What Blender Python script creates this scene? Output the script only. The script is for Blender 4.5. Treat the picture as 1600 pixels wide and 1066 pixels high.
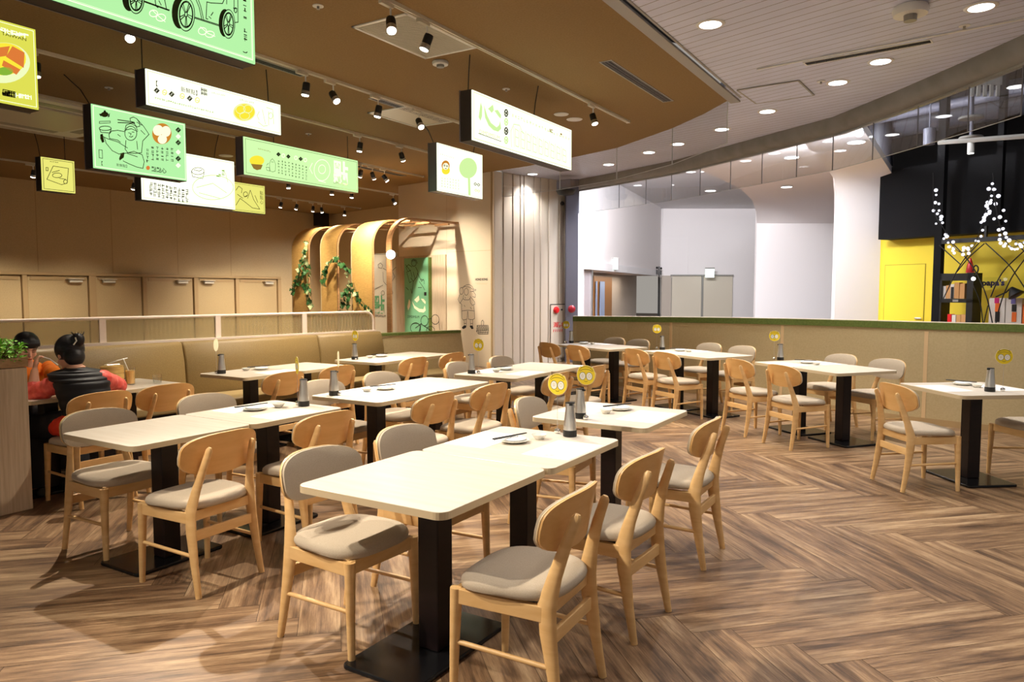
import bpy, bmesh, math, random
from math import sin, cos, pi, radians, atan2, hypot
from mathutils import Vector, Matrix
S = bpy.context.scene
for o in list(bpy.data.objects): bpy.data.objects.remove(o)
C = S.collection
random.seed(7)
# ---------------------------------------------------------------- camera
FPX, EYE = 1148.97, 1.52
YAW, PIT = radians(31.51), radians(3.8876)
cd = bpy.data.cameras.new('camera'); cam = bpy.data.objects.new('camera', cd); C.objects.link(cam)
cam.location = (0, 0, EYE); cam.rotation_euler = (pi/2 - PIT, 0, YAW)
cd.sensor_width = 36; cd.lens = 36*FPX/1600; cd.clip_start = .05; cd.clip_end = 200
S.camera = cam
# ---------------------------------------------------------------- world, exposure
W = bpy.data.worlds.new('world'); S.world = W; W.use_nodes = True
bg = W.node_tree.nodes['Background']; bg.inputs[0].default_value = (1, .93, .84, 1); bg.inputs[1].default_value = .34
S.view_settings.view_transform = 'Standard'; S.view_settings.look = 'None'
S.view_settings.exposure = 0.04; S.view_settings.gamma = 1.0; S.view_settings.use_curve_mapping = False
WARM, COOL = (1, .88, .72), (.95, .96, 1)
SPOT_W = 330
def area(name, loc, size, power, col, rot=(0, 0, 0), sy=None):
    l = bpy.data.lights.new(name, 'AREA'); l.energy = power; l.color = col; l.size = size
    if sy: l.shape = 'RECTANGLE'; l.size_y = sy
    o = bpy.data.objects.new(name, l); C.objects.link(o); o.location = loc; o.rotation_euler = rot
    return o
# soft light reaching the room from the rest of the restaurant behind the camera
area('room_light', (-2.5, -2.5, 3.6), 4, 150, (1, .88, .72), (radians(-35), 0, 0), 3)
def mall_fill(px_x, d, z, size, power, r):      # unseen fill panels, added behind the beam to brighten mall and shop
    a = YAW-math.atan((px_x-800)/FPX); k = d/cos(a-YAW)
    area('hidden_fill', (-sin(a)*k, cos(a)*k, z), size, power, COOL, (radians(r[0]), 0, YAW+radians(r[2])), .4)
mall_fill(930, 16.2, 4.75, 1.6, 620, (62, 0, -10)); mall_fill(1010, 15.0, 4.75, 1.6, 650, (66, 0, -22)); mall_fill(1130, 14.2, 4.9, 1.6, 600, (66, 0, -28)); mall_fill(1210, 13.2, 4.1, 1.0, 260, (70, 0, -12)); mall_fill(1300, 11.2, 3.7, .8, 45, (80, 0, -6)); mall_fill(1480, 11.5, 5.6, 2.0, 25, (20, 0, 0))
# ---------------------------------------------------------------- pixel -> point on a real plane
cy_, sy_ = cos(YAW), sin(YAW)
Fv = Vector((-sy_*cos(PIT), cy_*cos(PIT), -sin(PIT))); Rv = Vector((cy_, sy_, 0)); Uv = Rv.cross(Fv)
def ray(x, y): return Fv + Rv*((x-800)/FPX) + Uv*((533-y)/FPX)
def bz(x, y, z): d = ray(x, y); t = (z-EYE)/d.z; return Vector((d.x*t, d.y*t, z))
def bx(x, y, X): d = ray(x, y); t = X/d.x; return Vector((X, d.y*t, EYE+d.z*t))
def dep(x, y, d): r = ray(x, y); return Vector((r.x*d, r.y*d, EYE+r.z*d))     # point at viewing depth d
def lat(x, d): p = dep(x, 533, d); return Vector((p.x, p.y, 0))
def hit(x, y, p0, dr):                                                       # on the vertical plane through p0 along dr
    d = ray(x, y); n = Vector((dr[1], -dr[0], 0)); t = (n.x*p0[0]+n.y*p0[1])/(n.x*d.x+n.y*d.y)
    return Vector((d.x*t, d.y*t, EYE+d.z*t))
# ---------------------------------------------------------------- materials
def mat(name, col, rough=.5, metal=0, spec=.5, emis=None, es=1, noise=None, bump=None, coat=0):
    """noise=(scale xyz, col2, contrast lo, hi) object-space mottling; bump=(scale, strength)"""
    m = bpy.data.materials.new(name); m.use_nodes = True; nt = m.node_tree; b = nt.nodes['Principled BSDF']
    b.inputs['Base Color'].default_value = (*col, 1); b.inputs['Roughness'].default_value = rough
    b.inputs['Metallic'].default_value = metal; b.inputs['Specular IOR Level'].default_value = spec
    b.inputs['Coat Weight'].default_value = coat; b.inputs['Coat Roughness'].default_value = .15
    if emis: b.inputs['Emission Color'].default_value = (*emis, 1); b.inputs['Emission Strength'].default_value = es
    tc = nt.nodes.new('ShaderNodeTexCoord')
    if noise:
        sc, c2, lo, hi = noise
        mp = nt.nodes.new('ShaderNodeMapping'); mp.inputs['Scale'].default_value = sc
        nz = nt.nodes.new('ShaderNodeTexNoise'); nz.inputs['Scale'].default_value = 1; nz.inputs['Detail'].default_value = 5
        rp = nt.nodes.new('ShaderNodeMapRange'); rp.inputs[1].default_value = lo; rp.inputs[2].default_value = hi
        mx = nt.nodes.new('ShaderNodeMix'); mx.data_type = 'RGBA'
        mx.inputs[6].default_value = (*col, 1); mx.inputs[7].default_value = (*c2, 1)
        nt.links.new(tc.outputs['Object'], mp.inputs[0]); nt.links.new(mp.outputs[0], nz.inputs['Vector'])
        nt.links.new(nz.outputs[0], rp.inputs[0]); nt.links.new(rp.outputs[0], mx.inputs[0]); nt.links.new(mx.outputs[2], b.inputs['Base Color'])
    if bump:
        n2 = nt.nodes.new('ShaderNodeTexNoise'); n2.inputs['Scale'].default_value = bump[0]; n2.inputs['Detail'].default_value = 3
        bp = nt.nodes.new('ShaderNodeBump'); bp.inputs['Strength'].default_value = bump[1]; bp.inputs['Distance'].default_value = .01
        nt.links.new(tc.outputs['Object'], n2.inputs['Vector']); nt.links.new(n2.outputs[0], bp.inputs['Height']); nt.links.new(bp.outputs[0], b.inputs['Normal'])
    return m
def sr(r, g, b):  # 0..255 sRGB -> linear
    f = lambda c: c/12.92 if c <= .04045 else ((c+.055)/1.055)**2.4
    return tuple(f(v/255) for v in (r, g, b))
def emit(name, col, s=1.0):
    m = bpy.data.materials.new(name); m.use_nodes = True; nt = m.node_tree; nt.nodes.clear()
    e = nt.nodes.new('ShaderNodeEmission'); e.inputs[0].default_value = (*col, 1); e.inputs[1].default_value = s
    o = nt.nodes.new('ShaderNodeOutputMaterial'); nt.links.new(e.outputs[0], o.inputs[0]); return m
def glassy(name, tint=(1, 1, 1), gloss=.08, rough=.02, haze=0, hazecol=(.8, .8, .75), top=.7):
    m = bpy.data.materials.new(name); m.use_nodes = True; nt = m.node_tree; nt.nodes.clear()
    t = nt.nodes.new('ShaderNodeBsdfTransparent'); t.inputs[0].default_value = (*tint, 1)
    g = nt.nodes.new('ShaderNodeBsdfGlossy'); g.inputs['Roughness'].default_value = rough
    x = nt.nodes.new('ShaderNodeMixShader'); f = nt.nodes.new('ShaderNodeLayerWeight'); f.inputs[0].default_value = .3
    mr = nt.nodes.new('ShaderNodeMapRange'); mr.inputs[3].default_value = gloss; mr.inputs[4].default_value = top
    nt.links.new(f.outputs['Fresnel'], mr.inputs[0]); nt.links.new(mr.outputs[0], x.inputs[0])
    nt.links.new(t.outputs[0], x.inputs[1]); nt.links.new(g.outputs[0], x.inputs[2])
    o = nt.nodes.new('ShaderNodeOutputMaterial'); last = x
    if haze:
        d = nt.nodes.new('ShaderNodeBsdfDiffuse'); d.inputs[0].default_value = (*hazecol, 1)
        y = nt.nodes.new('ShaderNodeMixShader'); y.inputs[0].default_value = haze
        nt.links.new(x.outputs[0], y.inputs[1]); nt.links.new(d.outputs[0], y.inputs[2]); last = y
    nt.links.new(last.outputs[0], o.inputs[0]); return m
M = {}
M['wood'] = mat('beech', sr(228, 188, 130), .42, noise=((7, 7, 34), sr(216, 172, 112), .35, .75))
M['ply'] = mat('plywood', sr(228, 182, 118), .38, noise=((4, 30, 26), sr(216, 166, 100), .35, .75))
M['plyedge'] = mat('plywood edge', sr(232, 206, 160), .5)
M['fabric'] = mat('grey upholstery', sr(192, 178, 158), .85, spec=.2, noise=((300, 300, 300), sr(178, 163, 143), .3, .7), bump=(500, .3))
M['top'] = mat('cream laminate', sr(220, 210, 196), .30, noise=((3, 30, 3), sr(210, 198, 181), .35, .75))
M['topedge'] = mat('laminate edge', sr(205, 186, 152), .45)
M['espresso'] = mat('espresso metal', sr(26, 12, 14), .4, spec=.35, noise=((8, 8, 40), sr(20, 9, 10), .4, .6))
M['blackgloss'] = mat('black gloss', (.005, .005, .006), .22, spec=.35)
M['black'] = mat('black', (.006, .006, .006), .45)
M['blackmat'] = mat('black matte', (.004, .004, .005), .8, spec=.2)
M['steel'] = mat('brushed steel', (.74, .72, .68), .34, 1, noise=((90, 90, 3), (.62, .60, .57), .35, .65))
M['chrome'] = mat('chrome', (.8, .8, .8), .12, 1)
M['porcelain'] = mat('porcelain', sr(240, 238, 228), .2)
M['paper'] = mat('paper', sr(246, 246, 246), .7)
M['ink'] = mat('ink', sr(60, 60, 62), .7)
M['darkink'] = mat('dark green ink', sr(52, 66, 26), .7)
M['blackink'] = mat('black ink', sr(28, 26, 24), .7)
M['brownceil'] = mat('brown ceiling paint', sr(144, 118, 78), .8, spec=.15, noise=((60, 60, 60), sr(136, 110, 70), .35, .65))
M['walltan'] = mat('tan wall covering', sr(204, 180, 138), .85, spec=.15, noise=((90, 90, 90), sr(192, 168, 126), .35, .65), bump=(300, .15))
M['wallcream'] = mat('cream wall', sr(224, 208, 180), .8, spec=.2)
M['doortan'] = mat('tan door paint', sr(190, 166, 122), .6, noise=((60, 60, 60), sr(180, 156, 112), .35, .65))
M['trimtan'] = mat('tan frame', sr(176, 148, 104), .6)
M['panelwhite'] = mat('white wall panel', sr(208, 198, 184), .5)
M['groove'] = mat('brown groove', sr(150, 128, 96), .7)
M['greycol'] = mat('grey column paint', sr(92, 92, 106), .6)
M['beam'] = mat('grey beam paint', sr(132, 130, 126), .6, noise=((4, 4, 4), sr(120, 118, 112), .35, .65))
M['mallwhite'] = mat('mall white plaster', sr(240, 234, 234), .75, spec=.2)
M['mallceil'] = mat('mall ceiling white', sr(240, 238, 240), .8, spec=.2)
M['white'] = mat('white paint', sr(232, 232, 228), .4)
M['offwhite'] = mat('off white metal', sr(214, 208, 190), .45)
M['greytrim'] = mat('grey metal', sr(150, 148, 142), .4)
M['silver'] = mat('silver metal', (.55, .55, .55), .3, 1)
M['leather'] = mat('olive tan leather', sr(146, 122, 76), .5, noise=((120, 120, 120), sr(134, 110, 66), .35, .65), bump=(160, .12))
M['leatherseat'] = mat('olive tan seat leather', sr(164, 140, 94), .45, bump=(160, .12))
M['screenframe'] = mat('pale pink frame', sr(240, 222, 206), .5)
M['reeded'] = None
M['partbeige'] = mat('beige partition board', sr(196, 178, 136), .75, noise=((50, 50, 50), sr(188, 169, 127), .35, .7), bump=(90, .12))
M['partseam'] = mat('partition seam', sr(222, 192, 146), .7)
M['green'] = mat('olive green paint', sr(104, 120, 52), .6, noise=((40, 40, 40), sr(88, 104, 40), .35, .65))
M['oak'] = mat('pale oak', sr(206, 186, 158), .6, noise=((60, 60, 3), sr(184, 162, 134), .35, .7))
M['oakcap'] = mat('oak cap', sr(176, 140, 96), .5, noise=((3, 30, 60), sr(150, 116, 74), .35, .7))
M['yellow'] = mat('yellow wall', sr(228, 202, 44), .6)
M['red'] = mat('red plastic', sr(214, 24, 34), .35)
M['darkred'] = mat('dark red plastic', sr(150, 20, 40), .35)
M['kraft'] = mat('kraft paper', sr(200, 148, 92), .8)
M['bagwhite'] = mat('white bag', sr(222, 214, 204), .7)
M['orangep'] = mat('orange paper', sr(236, 110, 30), .7)
M['magenta'] = mat('magenta paper', sr(214, 30, 120), .7)
M['purple'] = mat('violet paper', sr(110, 100, 160), .7)
M['navy'] = mat('navy lettering', sr(30, 24, 84), .6)
M['leafgreen'] = mat('leaf green', sr(140, 214, 66), .5, noise=((30, 30, 30), sr(92, 176, 44), .35, .65))
M['leafgreen2'] = mat('leaf pale green', sr(170, 220, 90), .5)
M['ivy'] = mat('ivy green', sr(44, 92, 44), .5, noise=((40, 40, 40), sr(84, 128, 60), .45, .75))
M['ivypale'] = mat('ivy pale', sr(196, 208, 150), .5)
M['stem'] = mat('stem', sr(96, 74, 40), .7)
M['rattan'] = mat('rattan', sr(236, 190, 110), .6, noise=((14, 14, 90), sr(216, 164, 84), .3, .7), bump=(300, .4))
M['archwood'] = mat('arch wood', sr(186, 140, 92), .5, noise=((8, 8, 50), sr(166, 120, 76), .35, .7))
M['archpale'] = mat('arch pale edge', sr(236, 210, 160), .5)
M['teal'] = mat('jade green banner', sr(120, 184, 140), .6)
M['jadeink'] = mat('jade ink', sr(104, 164, 116), .6)
M['posterwhite'] = mat('poster cream', sr(216, 208, 186), .6)
M['cream'] = mat('cream ink', sr(244, 236, 200), .6)
M['skin'] = mat('skin', sr(232, 176, 146), .55); M['lips'] = mat('lips', sr(190, 70, 66), .5)
M['hair'] = mat('black hair', (.008, .007, .008), .45, spec=.35, noise=((20, 20, 120), (.03, .025, .025), .5, .8), bump=(160, .06))
M['orange'] = mat('orange shirt', sr(250, 140, 26), .8, noise=((12, 12, 12), sr(240, 116, 16), .35, .65))
M['redshirt'] = mat('red orange fabric', sr(238, 62, 30), .8)
M['coral'] = mat('coral sleeve satin', sr(244, 112, 100), .45, noise=((18, 18, 18), sr(220, 76, 70), .35, .65), bump=(30, .6))
M['vest'] = mat('black quilted nylon', (.010, .009, .011), .55, spec=.35)
M['jeans'] = mat('dark trousers', (.012, .012, .016), .8)
M['tea'] = mat('milk tea', sr(248, 200, 124), .25)
M['bamboo'] = mat('bamboo steamer', sr(222, 186, 110), .6, noise=((6, 6, 60), sr(196, 156, 84), .35, .65))
M['glass'] = glassy('clear glass', (.985, .99, .985), .04, top=.3)
M['curtain'] = glassy('smoke curtain glass', (.95, .97, .99), .03, top=.22)
M['reeded'] = glassy('reeded glass', (.80, .78, .68), .03, .25, .28, sr(196, 180, 140))
M['seam'] = mat('glass seam', sr(200, 205, 210), .3)
M['seamdark'] = mat('glass seam dark', sr(120, 118, 122), .4)
M['lamp'] = emit('lamp lens', (1, .95, .86), 14)
M['lampcool'] = emit('downlight lens', (1, .98, .97), 9)
M['globe'] = emit('globe lamp', (1, .97, .92), 5)
M['bulb'] = emit('string bulb', (.9, .9, 1), 1.5)
M['exit'] = emit('exit light', (.88, 1, .94), 1.6)
M['sgreen'] = emit('sign green', sr(178, 238, 164), 1.05)
M['sgreen2'] = emit('sign light green', sr(204, 246, 170), 1.1)
M['swhite'] = emit('sign white', sr(252, 255, 226), 1.35)
M['syellow'] = emit('sign yellow', sr(222, 222, 84), 1.0)
M['syellow2'] = emit('sign pale yellow', sr(236, 232, 120), 1.0)
M['sline'] = emit('sign pale print', sr(240, 255, 214), 1.3)
M['slime'] = emit('sign lime print', sr(206, 240, 160), 1.05)
M['sfood'] = emit('sign food yellow', sr(250, 232, 60), 1.0)
M['sbasket'] = emit('sign basket orange', sr(214, 140, 50), .9)
M['sbun'] = emit('sign bun cream', sr(250, 250, 214), 1.1)
M['sbrown'] = emit('sign brown print', sr(164, 128, 56), .8)
M['sdark'] = mat('sign dark print', sr(70, 82, 34), .8)
M['sred'] = emit('sign orange print', sr(232, 130, 60), .9)
M['sbowl'] = emit('sign bowl white', sr(240, 250, 190), 1.0)
M['sherb'] = emit('sign herb green', sr(140, 190, 60), .9)
M['ssilver'] = mat('sign silver edge', sr(120, 116, 122), .3, .6)
M['sbox'] = mat('sign box dark', sr(44, 34, 26), .5)
M['ducts'] = mat('dark duct', sr(58, 58, 66), .5)
M['ductlight'] = mat('grey duct', sr(120, 120, 134), .5)
M['bluedoor'] = mat('blue glass door', sr(150, 170, 214), .3)
M['brownwood'] = mat('brown door wood', sr(150, 102, 54), .5)
M['mallfloor'] = mat('mall floor', sr(200, 192, 184), .4)
M['malldoor'] = mat('mall door paint', sr(214, 204, 186), .6)
# ---------------------------------------------------------------- mesh builder
class MB:
    def __init__(s): s.v = []; s.f = []; s.mi = []; s.cur = 0
    def add(s, vs, fs):
        n = len(s.v); s.v += [tuple(v) for v in vs]; s.f += [tuple(i+n for i in f) for f in fs]; s.mi += [s.cur]*len(fs); return s
    def box(s, x0, y0, z0, x1, y1, z1, mx=None):
        vs = [Vector(p) for p in ((x0,y0,z0),(x1,y0,z0),(x1,y1,z0),(x0,y1,z0),(x0,y0,z1),(x1,y0,z1),(x1,y1,z1),(x0,y1,z1))]
        if mx: vs = [mx @ v for v in vs]
        return s.add(vs, [(0,3,2,1),(4,5,6,7),(0,1,5,4),(1,2,6,5),(2,3,7,6),(3,0,4,7)])
    def prism(s, pts, z0, z1, mx=None, cap=True):
        n = len(pts); a = sum(pts[i][0]*pts[(i+1)%n][1]-pts[(i+1)%n][0]*pts[i][1] for i in range(n))
        if a < 0: pts = pts[::-1]
        vs = [Vector((p[0], p[1], z0)) for p in pts]+[Vector((p[0], p[1], z1)) for p in pts]
        if mx: vs = [mx @ v for v in vs]
        fs = [(i, (i+1)%n, n+(i+1)%n, n+i) for i in range(n)]
        if cap: fs += [tuple(range(n))[::-1], tuple(range(n, 2*n))]
        return s.add(vs, fs)
    def lathe(s, prof, n=20, c=(0, 0, 0), mx=None):
        vs = []; fs = []
        for r, z in prof:
            for i in range(n):
                a = 2*pi*i/n; p = Vector((c[0]+r*cos(a), c[1]+r*sin(a), c[2]+z)); vs.append(mx @ p if mx else p)
        for k in range(len(prof)-1):
            for i in range(n):
                j = (i+1) % n; fs.append((k*n+i, k*n+j, (k+1)*n+j, (k+1)*n+i))
        fs.append(tuple(range(n))[::-1]); fs.append(tuple(range((len(prof)-1)*n, len(prof)*n)))
        return s.add(vs, fs)
    def tube(s, pts, r, n=8, rr=None, up=None):
        """swept tube; r radius or list; rr optional second radius list (elliptic, along 'up')"""
        pts = [Vector(p) for p in pts]; m = len(pts)
        R1 = r if isinstance(r, (list, tuple)) else [r]*m; R2 = rr if rr else R1
        vs = []; fs = []; prev = None
        for k, p in enumerate(pts):
            t = (pts[min(k+1, m-1)]-pts[max(k-1, 0)]).normalized()
            u = Vector(up) if up else (prev if prev else (Vector((0, 0, 1)) if abs(t.z) < .9 else Vector((1, 0, 0))))
            a = (u - t*u.dot(t)).normalized(); b = t.cross(a); prev = a
            for i in range(n):
                an = 2*pi*(i+.5)/n; vs.append(p + a*(cos(an)*R1[k]) + b*(sin(an)*R2[k]))
        for k in range(m-1):
            for i in range(n):
                j = (i+1) % n; fs.append((k*n+i, k*n+j, (k+1)*n+j, (k+1)*n+i))
        fs.append(tuple(range(n))[::-1]); fs.append(tuple(range((m-1)*n, m*n)))
        return s.add(vs, fs)
    def sphere(s, c, r, n=12, m=8, sc=(1, 1, 1)):
        vs = [Vector((c[0], c[1], c[2]-r*sc[2]))]; fs = []
        for k in range(1, m):
            ph = -pi/2+pi*k/m
            for i in range(n):
                a = 2*pi*i/n; vs.append(Vector((c[0]+r*sc[0]*cos(ph)*cos(a), c[1]+r*sc[1]*cos(ph)*sin(a), c[2]+r*sc[2]*sin(ph))))
        vs.append(Vector((c[0], c[1], c[2]+r*sc[2])))
        for i in range(n): fs.append((0, 1+(i+1)%n, 1+i))
        for k in range(m-2):
            for i in range(n):
                j = (i+1)%n; fs.append((1+k*n+i, 1+k*n+j, 1+(k+1)*n+j, 1+(k+1)*n+i))
        t = len(vs)-1
        for i in range(n): fs.append((t, 1+(m-2)*n+i, 1+(m-2)*n+(i+1)%n))
        return s.add(vs, fs)
    def strokes(s, lines, w, T):
        """flat ribbons; lines in 2D (u,v), T maps (u,v)->3D"""
        for L in lines:
            for (a, b), (c, d) in zip(L, L[1:]):
                l = hypot(c-a, d-b) or 1e-6; nx, ny = -(d-b)/l*w/2, (c-a)/l*w/2; ex, ey = (c-a)/l*w*.35, (d-b)/l*w*.35
                s.add([T(a-ex+nx, b-ey+ny), T(a-ex-nx, b-ey-ny), T(c+ex-nx, d+ey-ny), T(c+ex+nx, d+ey+ny)], [(0, 1, 2, 3)])
        return s
    def build(s, name, m, parent=None, smooth=False, bevel=0, sub=0, seg=2, auto=None):
        me = bpy.data.meshes.new(name); me.from_pydata(s.v, [], s.f)
        for mm in (m if isinstance(m, (list, tuple)) else [m]): me.materials.append(M[mm] if isinstance(mm, str) else mm)
        me.polygons.foreach_set('material_index', s.mi)
        if smooth: me.polygons.foreach_set('use_smooth', [True]*len(me.polygons))
        me.update()
        if smooth and auto is not False:
            try: me.set_sharp_from_angle(angle=radians(auto or 50))
            except Exception: pass
        o = bpy.data.objects.new(name, me); C.objects.link(o)
        if parent: o.parent = parent
        if bevel:
            b = o.modifiers.new('b', 'BEVEL'); b.width = bevel; b.segments = seg; b.limit_method = 'ANGLE'; b.angle_limit = radians(40)
        if sub:
            q = o.modifiers.new('s', 'SUBSURF'); q.levels = sub; q.render_levels = sub
        return o
def tag(o, label, cat, group=None, kind=None):
    o['label'] = label; o['category'] = cat
    if group: o['group'] = group
    if kind: o['kind'] = kind
    return o
def struct(o): o['kind'] = 'structure'; return o
def thing(name, label, cat, loc=(0, 0, 0), rz=0, group=None):
    o = bpy.data.objects.new(name, None); C.objects.link(o); o.empty_display_size = .1
    o.location = loc; o.rotation_euler = (0, 0, rz); tag(o, label, cat, group); return o
def kids(o): return [c for c in ALL() if c.parent == o]
def ALL(): return list(C.objects)
def dup(root, loc, rz=None, label=None, group=None, tree=None):
    r = root.copy(); C.objects.link(r); r.location = loc
    if rz is not None: r.rotation_euler = (0, 0, rz)
    if label: r['label'] = label
    if group: r['group'] = group
    def rec(src, dst):
        for ch in src.children:
            c = ch.copy(); C.objects.link(c); c.parent = dst; rec(ch, c)
    rec(root, r); return r
def curve(P, k=6):
    P = [Vector(p) for p in P]; Q = [P[0]*2-P[1]]+P+[P[-1]*2-P[-2]]; out = []
    for i in range(1, len(Q)-2):
        a, b, c, d = Q[i-1:i+3]
        for j in range(k): t = j/k; out.append(.5*((2*b)+(c-a)*t+(2*a-5*b+4*c-d)*t*t+(3*b-a-3*c+d)*t**3))
    return out+[P[-1]]
def rrect(w, d, r, n=5, cx=0, cy=0):
    P = []
    for qx, qy, a0 in ((1, 1, 0), (-1, 1, 90), (-1, -1, 180), (1, -1, 270)):
        for i in range(n+1):
            a = radians(a0+90*i/n); P.append((cx+qx*(w/2-r)+r*cos(a), cy+qy*(d/2-r)+r*sin(a)))
    return P
def oval(cx, cy, a, b, n=24, t0=0, t1=360): return [(cx+a*cos(radians(t0+(t1-t0)*i/n)), cy+b*sin(radians(t0+(t1-t0)*i/n))) for i in range(n+1)]
def text_mesh(name, body, T, u, v, size, m, parent, align='LEFT', bold=0, sx=1, vertical=False):
    cu = bpy.data.curves.new(name, 'FONT'); cu.body = body; cu.size = size; cu.align_x = align; cu.offset = bold; cu.resolution_u = 2
    o = bpy.data.objects.new(name, cu); C.objects.link(o)
    dg = bpy.context.evaluated_depsgraph_get(); me = bpy.data.meshes.new_from_object(o.evaluated_get(dg))
    C.objects.unlink(o); bpy.data.objects.remove(o)
    for vt in me.vertices: vt.co = T(u+vt.co.x*sx, v+vt.co.y)
    me.materials.clear(); me.materials.append(M[m]); me.name = name
    q = bpy.data.objects.new(name, me); C.objects.link(q)
    if parent: q.parent = parent
    return q
# ================================================================ STRUCTURE
HC = 3.86
def floor_mat():
    m = bpy.data.materials.new('herringbone vinyl planks'); m.use_nodes = True; nt = m.node_tree; b = nt.nodes['Principled BSDF']
    uv = nt.nodes.new('ShaderNodeUVMap'); uv.uv_map = 'plank'
    def nz(sc, det, rough=.6):
        mp = nt.nodes.new('ShaderNodeMapping'); mp.inputs['Scale'].default_value = sc
        n = nt.nodes.new('ShaderNodeTexNoise'); n.inputs['Scale'].default_value = 1; n.inputs['Detail'].default_value = det; n.inputs['Roughness'].default_value = rough
        nt.links.new(uv.outputs[0], mp.inputs[0]); nt.links.new(mp.outputs[0], n.inputs['Vector']); return n
    a = nz((1.6, 16, 1), 6, .7); c = nz((5, 130, 1), 4, .7); t = nz((.55, 3.2, 1), 2)
    ra = nt.nodes.new('ShaderNodeValToRGB'); e = ra.color_ramp.elements
    e[0].position = .28; e[0].color = (*sr(78, 58, 43), 1); e[1].position = .78; e[1].color = (*sr(184, 156, 122), 1)
    x = ra.color_ramp.elements.new(.44); x.color = (*sr(118, 91, 67), 1); x = ra.color_ramp.elements.new(.57); x.color = (*sr(144, 115, 86), 1)
    mx = nt.nodes.new('ShaderNodeMix'); mx.data_type = 'FLOAT'; mx.inputs[0].default_value = .24
    nt.links.new(a.outputs[0], mx.inputs[2]); nt.links.new(c.outputs[0], mx.inputs[3])
    m2 = nt.nodes.new('ShaderNodeMix'); m2.data_type = 'FLOAT'; m2.inputs[0].default_value = .30
    nt.links.new(mx.outputs[0], m2.inputs[2]); nt.links.new(t.outputs[0], m2.inputs[3])
    mr = nt.nodes.new('ShaderNodeMapRange'); mr.inputs[1].default_value = .30; mr.inputs[2].default_value = .70
    nt.links.new(m2.outputs[0], mr.inputs[0]); nt.links.new(mr.outputs[0], ra.inputs[0]); nt.links.new(ra.outputs[0], b.inputs['Base Color'])
    b.inputs['Roughness'].default_value = .36; b.inputs['Specular IOR Level'].default_value = .45
    bp = nt.nodes.new('ShaderNodeBump'); bp.inputs['Strength'].default_value = .12; bp.inputs['Distance'].default_value = .004
    nt.links.new(c.outputs[0], bp.inputs['Height']); nt.links.new(bp.outputs[0], b.inputs['Normal'])
    return m
def herringbone():
    w, L = .19, 1.33; vs, fs, uvs = [], [], []; q = 2**-.5; g = .0011; rnd = random.Random(3)
    def quad(x0, y0, x1, y1, along_x):
        P = [(x0+g, y0+g), (x1-g, y0+g), (x1-g, y1-g), (x0+g, y1-g)]
        Wd = [((p+s)*q-.71, (s-p)*q+3.13) for p, s in P]
        cx = sum(p[0] for p in Wd)/4; cy = sum(p[1] for p in Wd)/4
        if not (-18 < cx < 5.5 and -4 < cy < 20): return
        n = len(vs); vs.extend((a, b, 0) for a, b in Wd); fs.append((n, n+1, n+2, n+3))
        ou, ov = rnd.random()*40, rnd.random()*40
        for p, s in P:
            u, v = (p-x0, s-y0) if along_x else (s-y0, p-x0); uvs.append((u+ou, v+ov))
    for j in range(-14, 15):
        for k in range(-110, 110):
            ox, oy = k*w + j*L, k*w - j*L
            quad(ox, oy, ox+L, oy+w, True); quad(ox-w, oy, ox, oy+L, False)
    me = bpy.data.meshes.new('floor'); me.from_pydata(vs, [], fs); ul = me.uv_layers.new(name='plank')
    for i, u in enumerate(uvs): ul.data[i].uv = u
    me.materials.append(floor_mat()); o = bpy.data.objects.new('floor', me); C.objects.link(o); return struct(o)
herringbone()
struct(MB().box(-30, -8, -.03, 30, 48, -.002).build('floor', mat('dark joint', sr(70, 50, 36), .7)))
# ---- ceilings
edge = [bz(x, y, HC) for x, y in ((1137, 156), (1100, 176.5), (1051, 199), (964, 230), (895, 245))]
EDGE = [(-2.55, -4), (-2.55, 5), (-2.55, 9.15)]+[(p.x, p.y) for p in edge]+[(-7.0, 12.02), (-7.93, 12.2)]
struct(MB().prism(EDGE+[(-10.8, 12.9), (-11, 20), (-18, 20), (-18, -4)], HC-.012, HC+.1).build('ceiling', 'brownceil'))
def plank_mat():
    m = mat('white metal ceiling planks', sr(216, 222, 246), .45, noise=((2, 2, 2), sr(208, 214, 238), .35, .65)); nt = m.node_tree; b = nt.nodes['Principled BSDF']
    tc = nt.nodes.new('ShaderNodeTexCoord'); mp = nt.nodes.new('ShaderNodeMapping'); mp.inputs['Rotation'].default_value = (0, 0, radians(17.6))
    sx = nt.nodes.new('ShaderNodeSeparateXYZ'); nt.links.new(tc.outputs['Object'], mp.inputs[0]); nt.links.new(mp.outputs[0], sx.inputs[0])
    d = nt.nodes.new('ShaderNodeMath'); d.operation = 'DIVIDE'; d.inputs[1].default_value = .132
    f = nt.nodes.new('ShaderNodeMath'); f.operation = 'FRACT'; l = nt.nodes.new('ShaderNodeMath'); l.operation = 'LESS_THAN'; l.inputs[1].default_value = .055
    nt.links.new(sx.outputs[1], d.inputs[0]); nt.links.new(d.outputs[0], f.inputs[0]); nt.links.new(f.outputs[0], l.inputs[0])
    old = b.inputs['Base Color'].links[0].from_socket; mx = nt.nodes.new('ShaderNodeMix'); mx.data_type = 'RGBA'; mx.inputs[7].default_value = (*sr(96, 82, 84), 1)
    nt.links.new(old, mx.inputs[6]); nt.links.new(l.outputs[0], mx.inputs[0]); nt.links.new(mx.outputs[2], b.inputs['Base Color']); return m
beam_px = [(884, 283.5), (960, 269), (1053, 250), (1137, 227), (1200, 209.5), (1301, 182), (1403, 140), (1504, 96), (1600, 52)]
BEAM = [bz(x, y, HC+.01) for x, y in beam_px]; d_ = (BEAM[-1]-BEAM[-2]).normalized()
BEAM += [BEAM[-1]+d_*1.2+Vector((0, -.2, 0)), BEAM[-1]+d_*3+Vector((0, -1.0, 0))]
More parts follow.
